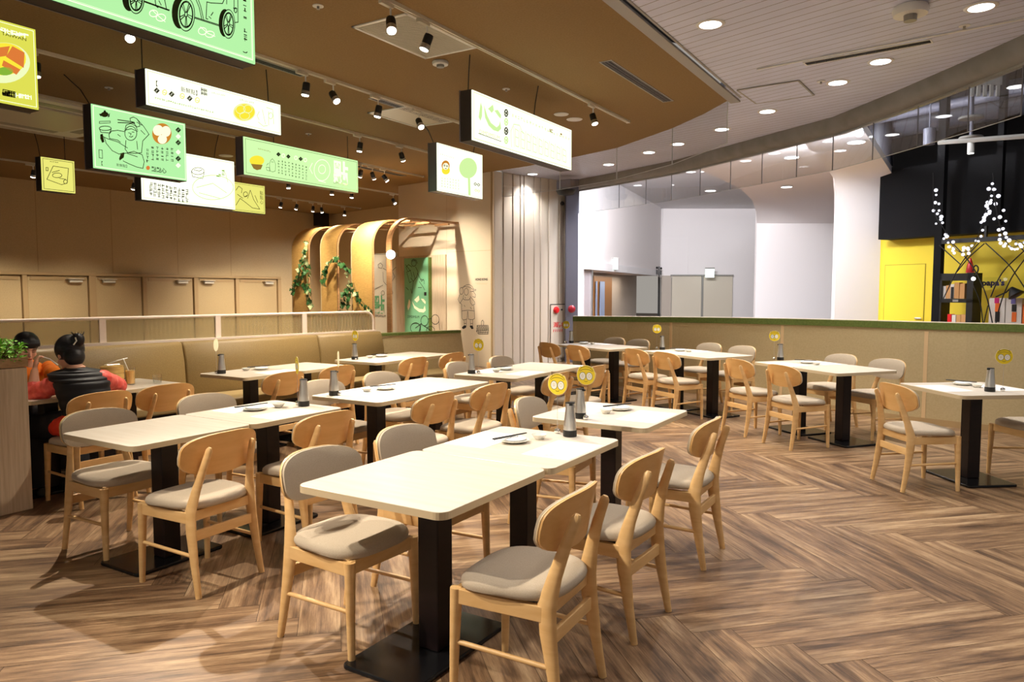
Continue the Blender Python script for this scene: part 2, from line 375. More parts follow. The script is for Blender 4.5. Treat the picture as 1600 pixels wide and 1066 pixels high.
struct(MB().prism([(p.x, p.y) for p in BEAM]+[(6, BEAM[-1].y), (6, -4), (-2.4, -4), (-2.4, 8.6), (-3.0, 9.5), (-3.6, 10.2), (-5.8, 11.5), (-7.8, 12.1), (-8.2, 15.4)], HC+.002, HC+.09).build('ceiling', plank_mat()))
# trim strip along the straight edge of the brown ceiling
struct(MB().box(-2.55, -4, HC-.02, -2.43, 9.35, HC+.004).box(-2.40, -4, HC-.006, -2.375, 9.2, HC+.004).build('trim_1', 'greytrim', bevel=.004))
# beam
def offset(P, d):
    out = []
    for i, p in enumerate(P):
        t = (P[min(i+1, len(P)-1)]-P[max(i-1, 0)]).normalized(); n = Vector((-t.y, t.x, 0)); n = n if n.y > 0 else -n; out.append(p+n*d)
    return out
def strip(P, prof):
    """prof: list of (offset, z); sweeps a section along plan line P"""
    m = MB(); R = [offset(P, a) for a, z in prof]; n = len(P)
    vs = [Vector((R[k][i].x, R[k][i].y, prof[k][1])) for k in range(len(prof)) for i in range(n)]
    fs = [(k*n+i, k*n+i+1, ((k+1) % len(prof))*n+i+1, ((k+1) % len(prof))*n+i) for k in range(len(prof)) for i in range(n-1)]
    fs += [tuple(k*n for k in range(len(prof))), tuple(k*n+n-1 for k in range(len(prof)))[::-1]]
    return m.add(vs, fs)
b_ = struct(strip(BEAM, [(0, HC+.08), (0, HC-.02), (.015, HC-.10), (.05, HC-.16), (.10, HC-.19), (.22, HC-.19), (.22, HC+.08)]).build('trim_2', 'beam', smooth=True))
strip(offset(BEAM, .15), [(0, HC-.215), (0, HC-.188), (.06, HC-.188), (.06, HC-.215)]).build('edge_strip', 'greytrim', b_)
# ---- back wall with its row of doors
XB = -16.85
yb0 = bx(-60, 300, XB).y; yb1 = 17.6
struct(MB().box(XB-.2, -4, 0, XB, yb1, HC).build('wall_back', 'walltan'))
LZ = 1.88
lin = struct(MB().box(XB, 2, LZ-.02, XB+.09, bx(436, 440, XB).y, LZ+.05).build('trim_3', 'trimtan', bevel=.01))
for i, (a, c) in enumerate(((33, 41), (137, 148), (221, 227), (301, 307), (366, 371), (432, 437))):
    struct(MB().box(XB, bx(a, 460, XB).y, 0, XB+.08, bx(c, 460, XB).y, LZ).build('trim_%d' % (4+i), 'trimtan', bevel=.008))
dpx = [(-45, 33), (41, 137), (148, 221), (227, 301), (307, 366), (371, 432)]
clos = [None, 115, 167, 282, 323, 417]
for i, (a, c) in enumerate(dpx):
    y0, y1 = bx(a, 460, XB).y+.02, bx(c, 460, XB).y-.02
    d = struct(MB().box(XB, y0, .01, XB+.035, y1, LZ-.03).build('door_%d' % (i+1), 'doortan', bevel=.006))
    MB().box(XB+.035, y0+.04, LZ-.12, XB+.05, y1-.04, LZ-.05).build('head_rail', 'trimtan', d)
    if clos[i]:
        yc = bx(clos[i], 440, XB).y
        MB().box(XB+.05, yc-.14, LZ-.17, XB+.12, yc+.14, LZ-.11).box(XB+.05, yc-.2, LZ-.10, XB+.16, yc+.16, LZ-.085).build('door_closer', 'offwhite', d, bevel=.008)
# panel seams on the back wall are thin dark joints
for px in (58, 175, 277, 360): struct(MB().box(XB, bx(px, 380, XB).y-.008, LZ+.06, XB+.003, bx(px, 380, XB).y+.008, HC-.02).build('trim_%d' % (20+px//50), 'trimtan'))
# wall closing the corner
A1 = bz(620, 320, HC); A2 = Vector((XB, bx(509, 333, XB).y, 0))
FL, FR, PR = Vector((-10.80, 12.78, 0)), Vector((-7.93, 12.19, 0)), Vector((-7.30, 14.15, 0))
wd = (FR-FL).normalized(); wn = Vector((wd.y, -wd.x, 0))           # wn points into the room
dA = (A1-A2); dA.z = 0; dA.normalize(); nA = Vector((-dA.y, dA.x, 0))
struct(MB().prism([tuple((A2-dA*.2)[:2]), tuple((A1+dA*2)[:2]), tuple((A1+dA*2+nA*.2)[:2]), tuple((A2-dA*.2+nA*.2)[:2])], 0, HC).build('wall_corner', 'walltan'))
struct(MB().prism([tuple(FL[:2]), tuple(FR[:2]), tuple((FR-wn*.35)[:2]), tuple((FL-wn*.35)[:2])], 0, HC-.012).build('wall_front', 'wallcream'))
# paneled wall: board with irregular raised vertical battens
pdv = (PR-FR).normalized(); pn = Vector((pdv.y, -pdv.x, 0)); pl = (PR-FR).length+.05
TP = Matrix(((pdv.x, pn.x, 0, FR.x), (pdv.y, pn.y, 0, FR.y), (0, 0, 1, 0), (0, 0, 0, 1)))
wp = struct(MB().box(0, -.25, 0, pl, -.03, HC, TP).build('wall_right', 'groove'))
m = MB(); u = 0; seq = [.06, .17, .07, .05, .20, .04, .16, .05, .05, .22, .06, .13, .05, .18, .05, .14, .16, .06, .12]
k = 0
while u < pl-.03:
    w_ = min(seq[k % len(seq)], pl-u); m.box(u, -.035, .0, u+w_-.012, 0.0 if k % 2 else -.018, HC, TP); u += w_; k += 1
m.build('panel_batten', 'panelwhite', wp, bevel=.004)
MB().box(-.012, -.03, 0, .012, .008, HC, TP).build('corner_bead', 'trimtan', wp)
# grey column beyond it
q0 = PR+pdv*.02; cw = .27
CT = Matrix.Translation(q0) @ Matrix.Rotation(radians(-31.5+90+0), 4, 'Z')
ca = dep(883.5, 500, 15.62); cb = dep(903, 500, 15.62); cdv = (cb-ca); cdv.z = 0; cwid = cdv.length; cdv.normalize(); cnv = Vector((-cdv.y, cdv.x, 0))
struct(MB().prism([(ca.x, ca.y), (cb.x, cb.y), (cb.x+cnv.x*.3, cb.y+cnv.y*.3), (ca.x+cnv.x*.3, ca.y+cnv.y*.3)], 0, HC+.3).build('wall_column', 'greycol', bevel=.01))
# ---- low curved partition at the right
pp = [(895, 12.1), (901, 12.08), (980, 11.65), (1060, 11.1), (1150, 10.45), (1240, 9.8), (1330, 9.12), (1420, 8.5), (1510, 8.08), (1600, 7.75), (1720, 7.4), (1900, 7.0)]
zt = {895: 1.11, 901: 1.11, 980: 1.12, 1060: 1.132, 1150: 1.145, 1240: 1.155, 1330: 1.165, 1420: 1.17}
PL = [lat(x, d) for x, d in pp]; PZ = [zt.get(x, 1.172) for x, d in pp]
def pstrip(o0, o1, za, zb):
    """za, zb: height functions of the local top"""
    A, B = offset(PL, o0), offset(PL, o1); n = len(PL); m = MB()
    vs = [Vector((A[i].x, A[i].y, za(PZ[i]))) for i in range(n)]+[Vector((A[i].x, A[i].y, zb(PZ[i]))) for i in range(n)]
    vs += [Vector((B[i].x, B[i].y, zb(PZ[i]))) for i in range(n)]+[Vector((B[i].x, B[i].y, za(PZ[i]))) for i in range(n)]
    fs = [(k*n+i, k*n+i+1, ((k+1) % 4)*n+i+1, ((k+1) % 4)*n+i) for k in range(4) for i in range(n-1)]+[(0, n, 2*n, 3*n), (4*n-1, 3*n-1, 2*n-1, n-1)]
    return m.add(vs, fs)
lw = struct(pstrip(0, .12, lambda t: 0, lambda t: t-.085).build('wall_partition', 'partbeige'))
pstrip(-.012, .135, lambda t: t-.085, lambda t: t-.006).build('green_cap', 'green', lw)
pstrip(.0, .135, lambda t: t-.006, lambda t: t).build('top_edge', 'screenframe', lw)
pstrip(-.006, .0, lambda t: 0, lambda t: .07).build('skirting', 'trimtan', lw)
def on_part(px):
    for (x0, d0), (x1, d1), a, b in zip(pp, pp[1:], PL, PL[1:]):
        if x0 <= px <= x1: h_ = hit(px, 540, a, (b-a)); return Vector((h_.x, h_.y, 0)), (b-a).normalized()
for px in (1048, 1222, 1447):
    p, t = on_part(px); Tm = Matrix(((t.x, t.y, 0, p.x), (t.y, -t.x, 0, p.y), (0, 0, 1, 0), (0, 0, 0, 1)))
    MB().box(-.02, -.004, .07, .02, .006, 1.06, Tm).build('joint_strip', 'partseam', lw)
# ================================================================ THE MALL BEYOND
wd2 = Vector((.19, .98, 0)).normalized()
a0 = lat(903, 20.3); a1 = lat(1033, 31.5); e0 = lat(1033, 31.5); e1 = lat(1180, 31.5)
def wallseg(name, p, q, z0, z1, m, th=.25, kindn=None):
    t = (q-p).normalized(); n = Vector((-t.y, t.x, 0)); n = n if n.dot(Vector((p.x, p.y, 0))) > 0 else -n
    o = MB().prism([(p.x, p.y), (q.x, q.y), (q.x+n.x*th, q.y+n.y*th), (p.x+n.x*th, p.y+n.y*th)], z0, z1).build(name, m); return struct(o)
ad = (a1-a0).normalized()
d0 = hit(912, 440, a0, ad); d1 = hit(1031, 440, a0, ad)
zA0 = hit(912, 420, a0, ad).z; DH = 2.16
wallseg('wall_mall_side', Vector((d0.x, d0.y, 0)), Vector((d1.x, d1.y, 0)), DH, 6.0, 'mallwhite')
Pm = [dep(x, y, 31.2) for x, y in ((1031, 434), (1075, 434), (1075, 335), (1073, 320), (1068, 308), (1060, 298), (1050, 292), (1031, 287))]; bk = Vector((Fv.x, Fv.y, 0))*.2; n_ = len(Pm)
struct(MB().add(Pm+[p+bk for p in Pm], [tuple(range(n_)), tuple(range(n_, 2*n_))[::-1]]+[(i, n_+i, n_+(i+1) % n_, (i+1) % n_) for i in range(n_)]).build('wall_mall_corner', 'mallwhite'))
wallseg('wall_mall_side', a0, Vector((d0.x, d0.y, 0)), 0, 6.0, 'mallwhite')
an = Vector((-ad.y, ad.x, 0)); an = an if an.x < 0 else -an        # away from the passage
bA = Vector((d0.x, d0.y, 0))+an*1.1; bB = Vector((d1.x, d1.y, 0))+an*1.1
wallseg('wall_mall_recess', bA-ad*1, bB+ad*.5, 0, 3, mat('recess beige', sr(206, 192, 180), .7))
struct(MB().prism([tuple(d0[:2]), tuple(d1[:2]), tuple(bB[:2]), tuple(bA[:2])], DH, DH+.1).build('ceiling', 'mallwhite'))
# lintel strip over the passage and the end wall with double doors
wallseg('trim_50', Vector((d0.x, d0.y, 0))-an*.04, Vector((d1.x, d1.y, 0))-an*.04, DH-.02, DH+.22, 'mallceil', .06)
wallseg('wall_mall_end', e0, e1+(e1-e0).normalized()*1.2, 0, 6.0, 'mallwhite')
def mdoor(name, x0, x1, yt, m='malldoor', hinge=None):
    p, q = dep(x0, 500, 31.3), dep(x1, 500, 31.3); zt_ = EYE+(455-yt)/FPX*31.3
    o = wallseg(name, Vector((p.x, p.y, 0)), Vector((q.x, q.y, 0)), 0, zt_, m, .06); return o, p, q, zt_
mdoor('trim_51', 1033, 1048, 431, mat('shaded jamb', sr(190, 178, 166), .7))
for n_, x0, x1 in ((11, 1049, 1095), (12, 1098.5, 1143.5)):
    o, p, q, z_ = mdoor('door_%d' % n_, x0, x1, 431.5)
t_ = (e1-e0).normalized()
o, p, q, z_ = mdoor('trim_52', 1095.4, 1098.2, 431); o.data.materials[0] = M['greytrim']
wallseg('trim_53', dep(1047, 500, 31.2)*Vector((1, 1, 0)).length*0+Vector((dep(1047, 500, 31.2).x, dep(1047, 500, 31.2).y, 0)), Vector((dep(1145, 500, 31.2).x, dep(1145, 500, 31.2).y, 0)), EYE+23.5/FPX*31.2, EYE+25.5/FPX*31.2, 'greytrim', .05)
# passage contents: grey leaf, post, brown framed blue doors, dark gap
rp = lambda px, off: (lambda h_: Vector((h_.x, h_.y, 0)))(hit(px, 470, Vector((d0.x, d0.y, 0))+an*off, ad))
o = wallseg('door_13', rp(912.5, .1), rp(924, .1), 0, DH-.03, mat('lilac grey door', sr(178, 168, 172), .6), .05)
o = wallseg('trim_54', rp(924.5, .05), rp(926.5, .05), 0, DH-.02, 'silver', .05)
o = wallseg('door_14', rp(928, 1.0), rp(956, 1.0), 0, DH-.12, 'brownwood', .05)
for x0, x1 in ((930.5, 932.5), (937, 944)):
    p, q = rp(x0, .97), rp(x1, .97); t = (q-p).normalized(); MB().prism([tuple(p[:2]), tuple(q[:2]), tuple((q-an*.02)[:2]), tuple((p-an*.02)[:2])], .05, DH-.3).build('pane', 'bluedoor', o)
o = wallseg('trim_55', rp(1029.5, .3), rp(1031.5, .3), 0, DH, 'black', .05)
q_ = (bA+bB)/2-an*.6; area('recess_fill', (q_.x, q_.y, DH-.06), .5, 60, WARM, (0, 0, atan2(ad.y, ad.x)), .3).data.size = 6  # fill lamp added under the recess ceiling to brighten the passage
# exit lights and washroom pictogram
def hangbox(px, py, d, w, h, label):
    p = dep(px, py, d); t = thing('exit_light', label, 'exit light', (p.x, p.y, p.z), YAW)
    MB().box(-w/2, -.04, -h/2, w/2, .04, h/2).build('lit_panel', 'exit', t); MB().box(-w/2-.01, -.05, h/2, w/2+.01, .05, h/2+.05).build('housing', 'greytrim', t, bevel=.004)
hangbox(961.5, 413, 23.5, .16, .34, 'narrow white exit light over the passage left of the washroom sign')
hangbox(1109, 427, 30.5, .36, .36, 'square white exit light above the pair of closed mall doors')
p = hit(1029, 424, Vector((d0.x, d0.y, 0))-an*.06, ad)
wt = thing('washroom_sign', 'small black washroom pictograms over the end of the passage', 'sign', (p.x, p.y, p.z), atan2(ad.y, ad.x))
m = MB()
for u in (-.42, .42): m.sphere((u, -.02, .13), .05, 8, 6).box(u-.05, -.04, -.14, u+.05, 0, .05)
m.box(-.02, -.04, -.2, .02, 0, .2); m.build('pictogram', 'black', wt)
# portal slabs and vaulted ceilings
def portal(name, border, right, m='mallwhite', step=.14):
    """border/right: lists of (px, depth, z) from floor up and toward the camera; a folded sheet between the two lines, with thickness at the border"""
    P = [lat(x, d) + Vector((0, 0, z)) for x, d, z in border]; Q = [lat(x, d) + Vector((0, 0, z)) for x, d, z in right]
    n = len(P); m_ = MB(); ctr = Vector((0, 0, 0))
    up = []
    for i in range(n):
        t = (P[min(i+1, n-1)]-P[max(i-1, 0)]).normalized(); w = (Q[i]-P[i]).normalized(); nn = t.cross(w).normalized()
        if nn.dot(Vector((P[i].x, P[i].y, 2))) < 0: nn = -nn
        up.append(nn*step)
    vs = P+Q+[P[i]+up[i] for i in range(n)]+[Q[i]+up[i] for i in range(n)]
    fs = []
    for i in range(n-1):
        fs += [(i, n+i, n+i+1, i+1), (2*n+i, 2*n+i+1, 3*n+i+1, 3*n+i), (i, i+1, 2*n+i+1, 2*n+i), (n+i, 3*n+i, 3*n+i+1, n+i+1)]
    fs += [(0, 2*n, 3*n, n), (n-1, 2*n-1, 4*n-1, 3*n-1)]
    return struct(m_.add(vs, fs).build(name, m, smooth=True))
zc = 4.2; f_ = lambda y, z: (z-EYE)*FPX/(455-y)
portal('wall_portal_near', [(1302, 16, 0), (1302, 16, 3.2), (1301, 15.95, 3.55), (1296, 15.6, 3.86), (1285, 14.9, 3.95), (1225, 11.2, 3.96), (1180, 9.4, 3.96)],
       [(1376, 16, 0), (1376, 16, 3.2), (1376, 16, 3.55), (1376, 15.9, 3.86), (1384, 15.4, 3.95), (1326, 10.6, 3.96), (1290, 9.0, 3.96)])
portal('wall_portal_middle', [(1178.5, 24, 0), (1178.5, 24, 3.7), (1177, 23.4, 4.0), (1171, 22, 4.18), (1155, 19.9, 4.2), (1142, 18.9, 4.2), (1075, 16, 4.2), (1010, 13.4, 4.2)],
       [(1330, 24, 0), (1330, 24, 3.7), (1330, 23.4, 4.0), (1330, 22, 4.18), (1330, 19.9, 4.2), (1330, 18.9, 4.2), (1330, 14, 4.2), (1330, 10, 4.2)])
struct(MB().prism([tuple(lat(x, d)[:2]) for x, d in ((860, 14), (860, 40), (1240, 40), (1240, 14))], 5.0, 5.1).build('ceiling', 'mallceil'))
for px, d in ((1230, 14.2), (1300, 11.5)): pass
# ================================================================ THE SHOP AT THE RIGHT
sd = (lat(1600, 13.2)-lat(1382, 15.5)).normalized(); s0 = lat(1376, 15.56)
sn = Vector((-sd.y, sd.x, 0)); sn = sn if sn.y > 0 else -sn
TS = Matrix(((sd.x, sn.x, 0, s0.x), (sd.y, sn.y, 0, s0.y), (0, 0, 1, 0), (0, 0, 0, 1)))
def sp(px, py, off=0):   # shop plane pixel -> local (u, z)
    h_ = hit(px, py, s0+sn*off, sd); v = h_-(s0+sn*off); return v.x*sd.x+v.y*sd.y, h_.z
SL = 9.0
sh = struct(MB().box(-.8, .35, 0, SL, .5, 2.7, TS).build('wall_shop', 'yellow'))
fas = struct(MB().box(-.1, -.05, 2.60, SL, .6, 4.02, TS).build('trim_56', 'blackmat'))
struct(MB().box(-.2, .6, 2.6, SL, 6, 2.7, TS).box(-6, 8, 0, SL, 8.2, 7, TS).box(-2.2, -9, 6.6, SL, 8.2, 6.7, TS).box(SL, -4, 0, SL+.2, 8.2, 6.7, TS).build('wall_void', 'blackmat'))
u0, z0 = sp(1384, 415, .35); u1, z1 = sp(1446, 415, .35)
d = struct(MB().box(u0, .335, 0, u1, .35, z0, TS).build('door_15', 'yellow', bevel=.004))
m = MB(); m.box(u0-.012, .34, 0, u0, .352, z0+.012, TS).box(u1, .34, 0, u1+.012, .352, z0+.012, TS).box(u0, .34, z0, u1, .352, z0+.012, TS); m.build('door_gap', mat('olive gap', sr(150, 130, 20), .7), d)
u2, z2 = sp(1440, 497.5, .35); MB().box(u2-.12, .29, z2-.015, u2+.02, .31, z2+.015, TS).build('handle', 'steel', d, bevel=.004)
# ================================================================ CEILING FITTINGS
def ceil_thing(name, label, cat, x, y, rz=0, group=None, z=HC-.012): return thing(name, label, cat, (x, y, z), rz, group)
# tracks
TR = [(-4.0, -.8, 9.55, 'white lighting track nearest the slatted white ceiling'), (-6.0, 1.5, 8.4, 'second white lighting track counted from the slatted ceiling'),
      (-7.7, 1.8, 10.2, 'third lighting track, just above the kung fu chef sign'), (-9.42, 3.0, 11.9, 'fourth lighting track, above the dense menu sign'),
      (-11.65, 3.2, 13.75, 'fifth lighting track, above the small yellow signs'), (-14.5, 4.2, 15.5, 'last lighting track, nearest the wall of doors')]
tracks = []
for X, y0, y1, lb in TR:
    t = ceil_thing('lighting_track', lb, 'lighting track', X, (y0+y1)/2, group='ceiling lighting tracks'); L = (y1-y0)/2
    MB().box(-.022, -L, -.03, -.008, L, 0).box(.008, -L, -.03, .022, L, 0).box(-.008, -L, -.012, .008, L, 0).build('rail', 'offwhite', t)
    MB().box(-.024, L, -.032, .024, L+.03, 0).build('end_cap', 'white', t); tracks.append(t)
def spot_head(x, y, label, aim=(0, 0), dark=False, power=1.0, on=True):
    t = thing('track_spotlight', label, 'spotlight', (x, y, HC-.044), 0, 'track spotlights')
    MB().box(-.018, -.075, -.032, .018, .075, 0).build('adapter', 'offwhite', t, bevel=.004)
    MB().tube([(0, .05, -.03), (0, .052, -.12)], .008, 8).build('stem', 'white', t)
    a = MB(); R = Matrix.Translation((0, .055, -.15)) @ Matrix.Rotation(aim[0], 4, 'X') @ Matrix.Rotation(aim[1], 4, 'Y')
    a.lathe([(.02, .055), (.036, .05), (.040, .03), (.040, -.035)], 18, mx=R).build('can', 'black', t, smooth=True)
    MB().lathe([(.041, -.033), (.043, -.036), (.043, -.075), (.038, -.077)], 18, mx=R).build('reflector_ring', 'silver', t, smooth=True)
    MB().lathe([(.0372, -.0775), (.036, -.086), (.028, -.091)], 18, mx=R).build('lens', 'lamp' if on else 'white', t)
    if on:
        l = bpy.data.lights.new('spot', 'SPOT'); l.energy = SPOT_W*power; l.color = WARM; l.spot_size = radians(78); l.spot_blend = .75; l.shadow_soft_size = .035
        o = bpy.data.objects.new('spot_bulb', l); C.objects.link(o); o.parent = t; o.matrix_local = R @ Matrix.Translation((0, 0, -.097))
    return t
HEADS = [(-4.0, .55, 'added unseen track spotlight over the viewer side of the nearest track', (.35, -.65), 1.5), (-4.0, -.2, 'added unseen track spotlight at the near end of the nearest track', (.6, -.6), 1.5), (-4.0, 4.66, 'larger bright track spotlight in front of the square ceiling grille', (-.35, -.35), 1.7), (-4.0, 5.13, 'track spotlight at the far corner of the square ceiling grille', (-.15, .35), 1.6),  # heads on the viewer side are added out of view to brighten the near tables
 (-4.0, 8.45, 'lone track spotlight at the far end of the nearest track', (0, -.3), 1.6),
 (-6.0, 3.68, 'track spotlight just under the lower edge of the big car sign', (-.28, -.62), 1.7), (-6.0, 5.62, 'first of the spotlights right of the dim sum banner sign, on the second track', (0, .2), 1.2),
 (-6.0, 6.02, 'second spotlight right of the banner sign, close beside the first', (0, -.62), 1.9), (-6.0, 6.75, 'middle spotlight alone on the second track', (0, .25), 1.2), (-6.0, 7.52, 'dark looking spotlight beside the long ceiling slot', (-.2, -.55), 1.4),
 (-7.7, 3.78, 'track spotlight right of the yellow noodle sign', (0, .1), 1), (-7.7, 8.25, 'spotlight on the third track above the long green menu sign end', (0, .2), 1.1), (-7.7, 9.2, 'spotlight on the third track left of the small pale sign', (.62, .15), 1.0),
 (-9.42, 10.1, 'tilted dark spotlight beside the green menu sign, first of three', (.40, .55), 2.0), (-9.42, 10.42, 'middle of three tilted dark spotlights', (.7, .2), 1.1), (-9.42, 10.75, 'last of three tilted dark spotlights', (.6, -.3), 1.1),
 (-11.65, 10.4, 'bright bare spotlight below the green menu sign', (.2, .2), .9), (-11.65, 11.6, 'spotlight under the right part of the green menu sign', (0, .1), 1), (-11.65, 12.2, 'spotlight under the right corner of the green menu sign', (0, .1), 1), (-11.65, 13.6, 'spotlight at the end of the fifth track, above the arches', (.2, -.5), 1.5),
 (-14.5, 7.0, 'glowing spotlight left of the small yellow square sign', (0, .4), .9), (-14.5, 7.63, 'glowing spotlight right of the small yellow square sign', (0, .4), .9), (-14.5, 8.9, 'spotlight left of the pale menu sign near the back wall', (0, .4), .9),
 (-14.5, 12.0, 'dim spotlight right of the pale yellow drawing sign', (0, .4), .9), (-14.5, 12.7, 'brightest round spotlight near the back wall', (0, .4), 1.0), (-14.5, 13.2, 'spotlight second from the bright round one near the back wall', (.1, .45), 1.0),
 (-14.5, 13.75, 'glowing spotlight left of the black loudspeaker', (.3, .4), 1.0), (-14.5, 14.05, 'dim spotlight in front of the black loudspeaker', (.4, .2), 1.0), (-14.5, 14.9, 'last spotlight on the rearmost track', (0, .1), .8)]
for X, y, lb, aim, pw in HEADS: spot_head(X, y-.05, lb, aim, power=pw)
# slot diffusers
def slot(x, y, w, L, rz, label, mframe='greytrim', z=HC-.012, n=3):
    t = thing('ceiling_slot_diffuser', label, 'air vent', (x, y, z), rz, 'ceiling slot diffusers')
    m = MB(); e = .014
    m.box(-w/2-e, -L/2-e, -.006, w/2+e, -L/2, .004).box(-w/2-e, L/2, -.006, w/2+e, L/2+e, .004).box(-w/2-e, -L/2, -.006, -w/2, L/2, .004).box(w/2, -L/2, -.006, w/2+e, L/2, .004)
    m.build('frame', mframe, t); MB().box(-w/2, -L/2, -.001, w/2, L/2, .003).build('dark_slot', 'black', t)
    m = MB()
    for i in range(1, n): xx = -w/2+w*i/n; m.box(xx-.004, -L/2, -.005, xx+.004, L/2, 0)
    for i in range(1, 12): yy = -L/2+L*i/12; m.box(-w/2, yy-.003, -.004, w/2, yy+.003, 0)
    m.build('blade', 'ducts', t)
slot(-3.18, 7.93, .11, 1.84, 0, 'dark ceiling slot in the brown ceiling nearest the slatted part')
slot(-6.17, 5.25, .10, 1.0, 0, 'ceiling slot behind the second track left of the paired spotlights')
slot(-6.17, 7.6, .10, 1.5, 0, 'long ceiling slot beside the dark looking spotlight')
slot(-8.0, 6.1, .12, 1.3, 0, 'ceiling slot seen under the dim sum banner sign')
slot(-9.75, 10.9, .12, 1.6, 0, 'ceiling slot above the three tilted spotlights')
slot(-.91, 8.14, .10, 1.13, radians(90-6), 'slot diffuser in the white slatted ceiling', 'white', HC)
# hair thin light rail beside it
t = thing('ceiling_rail', 'long thin pale rail on the slatted ceiling above the slot diffuser', 'rail', (-1.0, 8.0, HC)); MB().box(-.95, -.01, -.012, 1.9, .012, 0, Matrix.Rotation(radians(-7), 4, 'Z')).build('rail', 'white', t)
# square grilles
def grille(x0, y0, x1, y1, label, fine=True):
    t = thing('ceiling_grille', label, 'air grille', ((x0+x1)/2, (y0+y1)/2, HC-.012), 0); a, b = (x1-x0)/2, (y1-y0)/2; e = .03
    MB().box(-a, -b, -.012, a, -b+e, 0).box(-a, b-e, -.012, a, b, 0).box(-a, -b, -.012, -a+e, b, 0).box(a-e, -b, -.012, a, b, 0).build('frame', 'white', t, bevel=.002)
    MB().box(-a+e, -b+e, -.003, a-e, b-e, 0).build('backing', 'greytrim' if fine else 'offwhite', t)
    if fine:
        m = MB(); n = 44
        for i in range(n): yy = -b+e+(2*b-2*e)*(i+.5)/n; m.box(-a+e, yy-.0045, -.009, a-e, yy+.0045, -.004)
        m.build('louvre', 'offwhite', t)
grille(-4.68, 4.93, -4.05, 5.97, 'white square return air grille with fine louvres in the brown ceiling')
grille(-6.72, 7.35, -6.03, 8.35, 'plain pale access panel in the brown ceiling behind the heart sign', False)
p0, p1, p2 = bz(134, 172, HC), bz(71, 197, HC), bz(0, 186, HC)
t = thing('cassette_air_conditioner', 'white ceiling cassette unit behind the yellow noodle sign', 'air conditioner', ((p0.x+p2.x)/2, (p0.y+p2.y)/2, HC-.012), 0)
a, b = 1.0, .95; MB().box(-a, -b, -.03, a, b, -.001).build('fascia', 'white', t, bevel=.01); MB().box(-a*.6, -b*.6, -.05, a*.6, b*.6, -.03).build('intake', 'offwhite', t, bevel=.008)
for sx in (-1, 1): MB().box(sx*a*.78-.07, -b*.6, -.034, sx*a*.78+.07, b*.6, -.028).build('air_slot', 'greytrim', t)
for sy in (-1, 1): MB().box(-a*.6, sy*b*.78-.07, -.034, a*.6, sy*b*.78+.07, -.028).build('air_slot', 'greytrim', t)
# access panel in the slatted ceiling
t = thing('access_panel', 'square access hatch in the white slatted ceiling', 'hatch', (-1.97, 9.17, HC), radians(-3)); a = .34
MB().box(-a, -.37, -.01, a, .37, 0).build('lid', plank_mat(), t)
m = MB()
for s in (-1, 1): m.box(s*a-.01, -.37, -.012, s*a+.01, .37, 0).box(-a, s*.37-.01, -.012, a, s*.37+.01, 0)
m.build('frame', 'greytrim', t)
# discs, detectors, sprinklers
def disc(px, py, r, label, name='ceiling_speaker', cat='ceiling speaker', hh=.012, z=HC-.012, m='white', inner=None):
    p = bz(px, py, z); t = thing(name, label, cat, (p.x, p.y, z))
    MB().lathe([(r*.9, 0), (r, -hh*.4), (r*.92, -hh), (r*.3, -hh)][::-1], 24).build('cover', m, t, smooth=True)
    if inner: MB().lathe([(r*inner, -hh*1.7), (r*inner*1.05, -hh*.95)], 16).build('sensor', 'greytrim', t)
    return t
disc(877, 178, .10, 'ring shaped pale ceiling disc with a hanging cord, right of the heart sign')
disc(897.5, 186, .11, 'plain white ceiling disc right of the corded one')
disc(353, 243, .12, 'white ceiling speaker between the chef sign and the dumpling banner')
t = disc(688, 96, .085, 'round white smoke detector below the square grille', 'smoke_detector', 'smoke detector', .035, inner=.45)
t = disc(1423, 10, .14, 'large conical smoke detector in the slatted ceiling', 'smoke_detector', 'smoke detector', .07, HC, inner=.35)
for px, py, z, lb in ((497, 9, HC-.012, 'ceiling sprinkler near the top edge of the picture'), (170, 137, HC-.012, 'ceiling sprinkler above the kung fu chef sign'), (482, 209, HC-.012, 'ceiling sprinkler above the green menu sign'),
                      (791, 139, HC-.012, 'ceiling sprinkler right of the heart sign top corner'), (1507, 40, HC, 'sprinkler in the slatted ceiling near the right edge'), (1283, 127, HC, 'sprinkler beside the access hatch')):
    p = bz(px, py, z); t = thing('sprinkler', lb, 'sprinkler', (p.x, p.y, z), 0, 'ceiling sprinklers'); MB().lathe([(.045, -.006), (.045, 0)], 18).build('rosette', 'white', t)
    MB().lathe([(.016, -.028), (.009, -.024), (.012, -.006)], 10).build('head', 'greytrim', t)
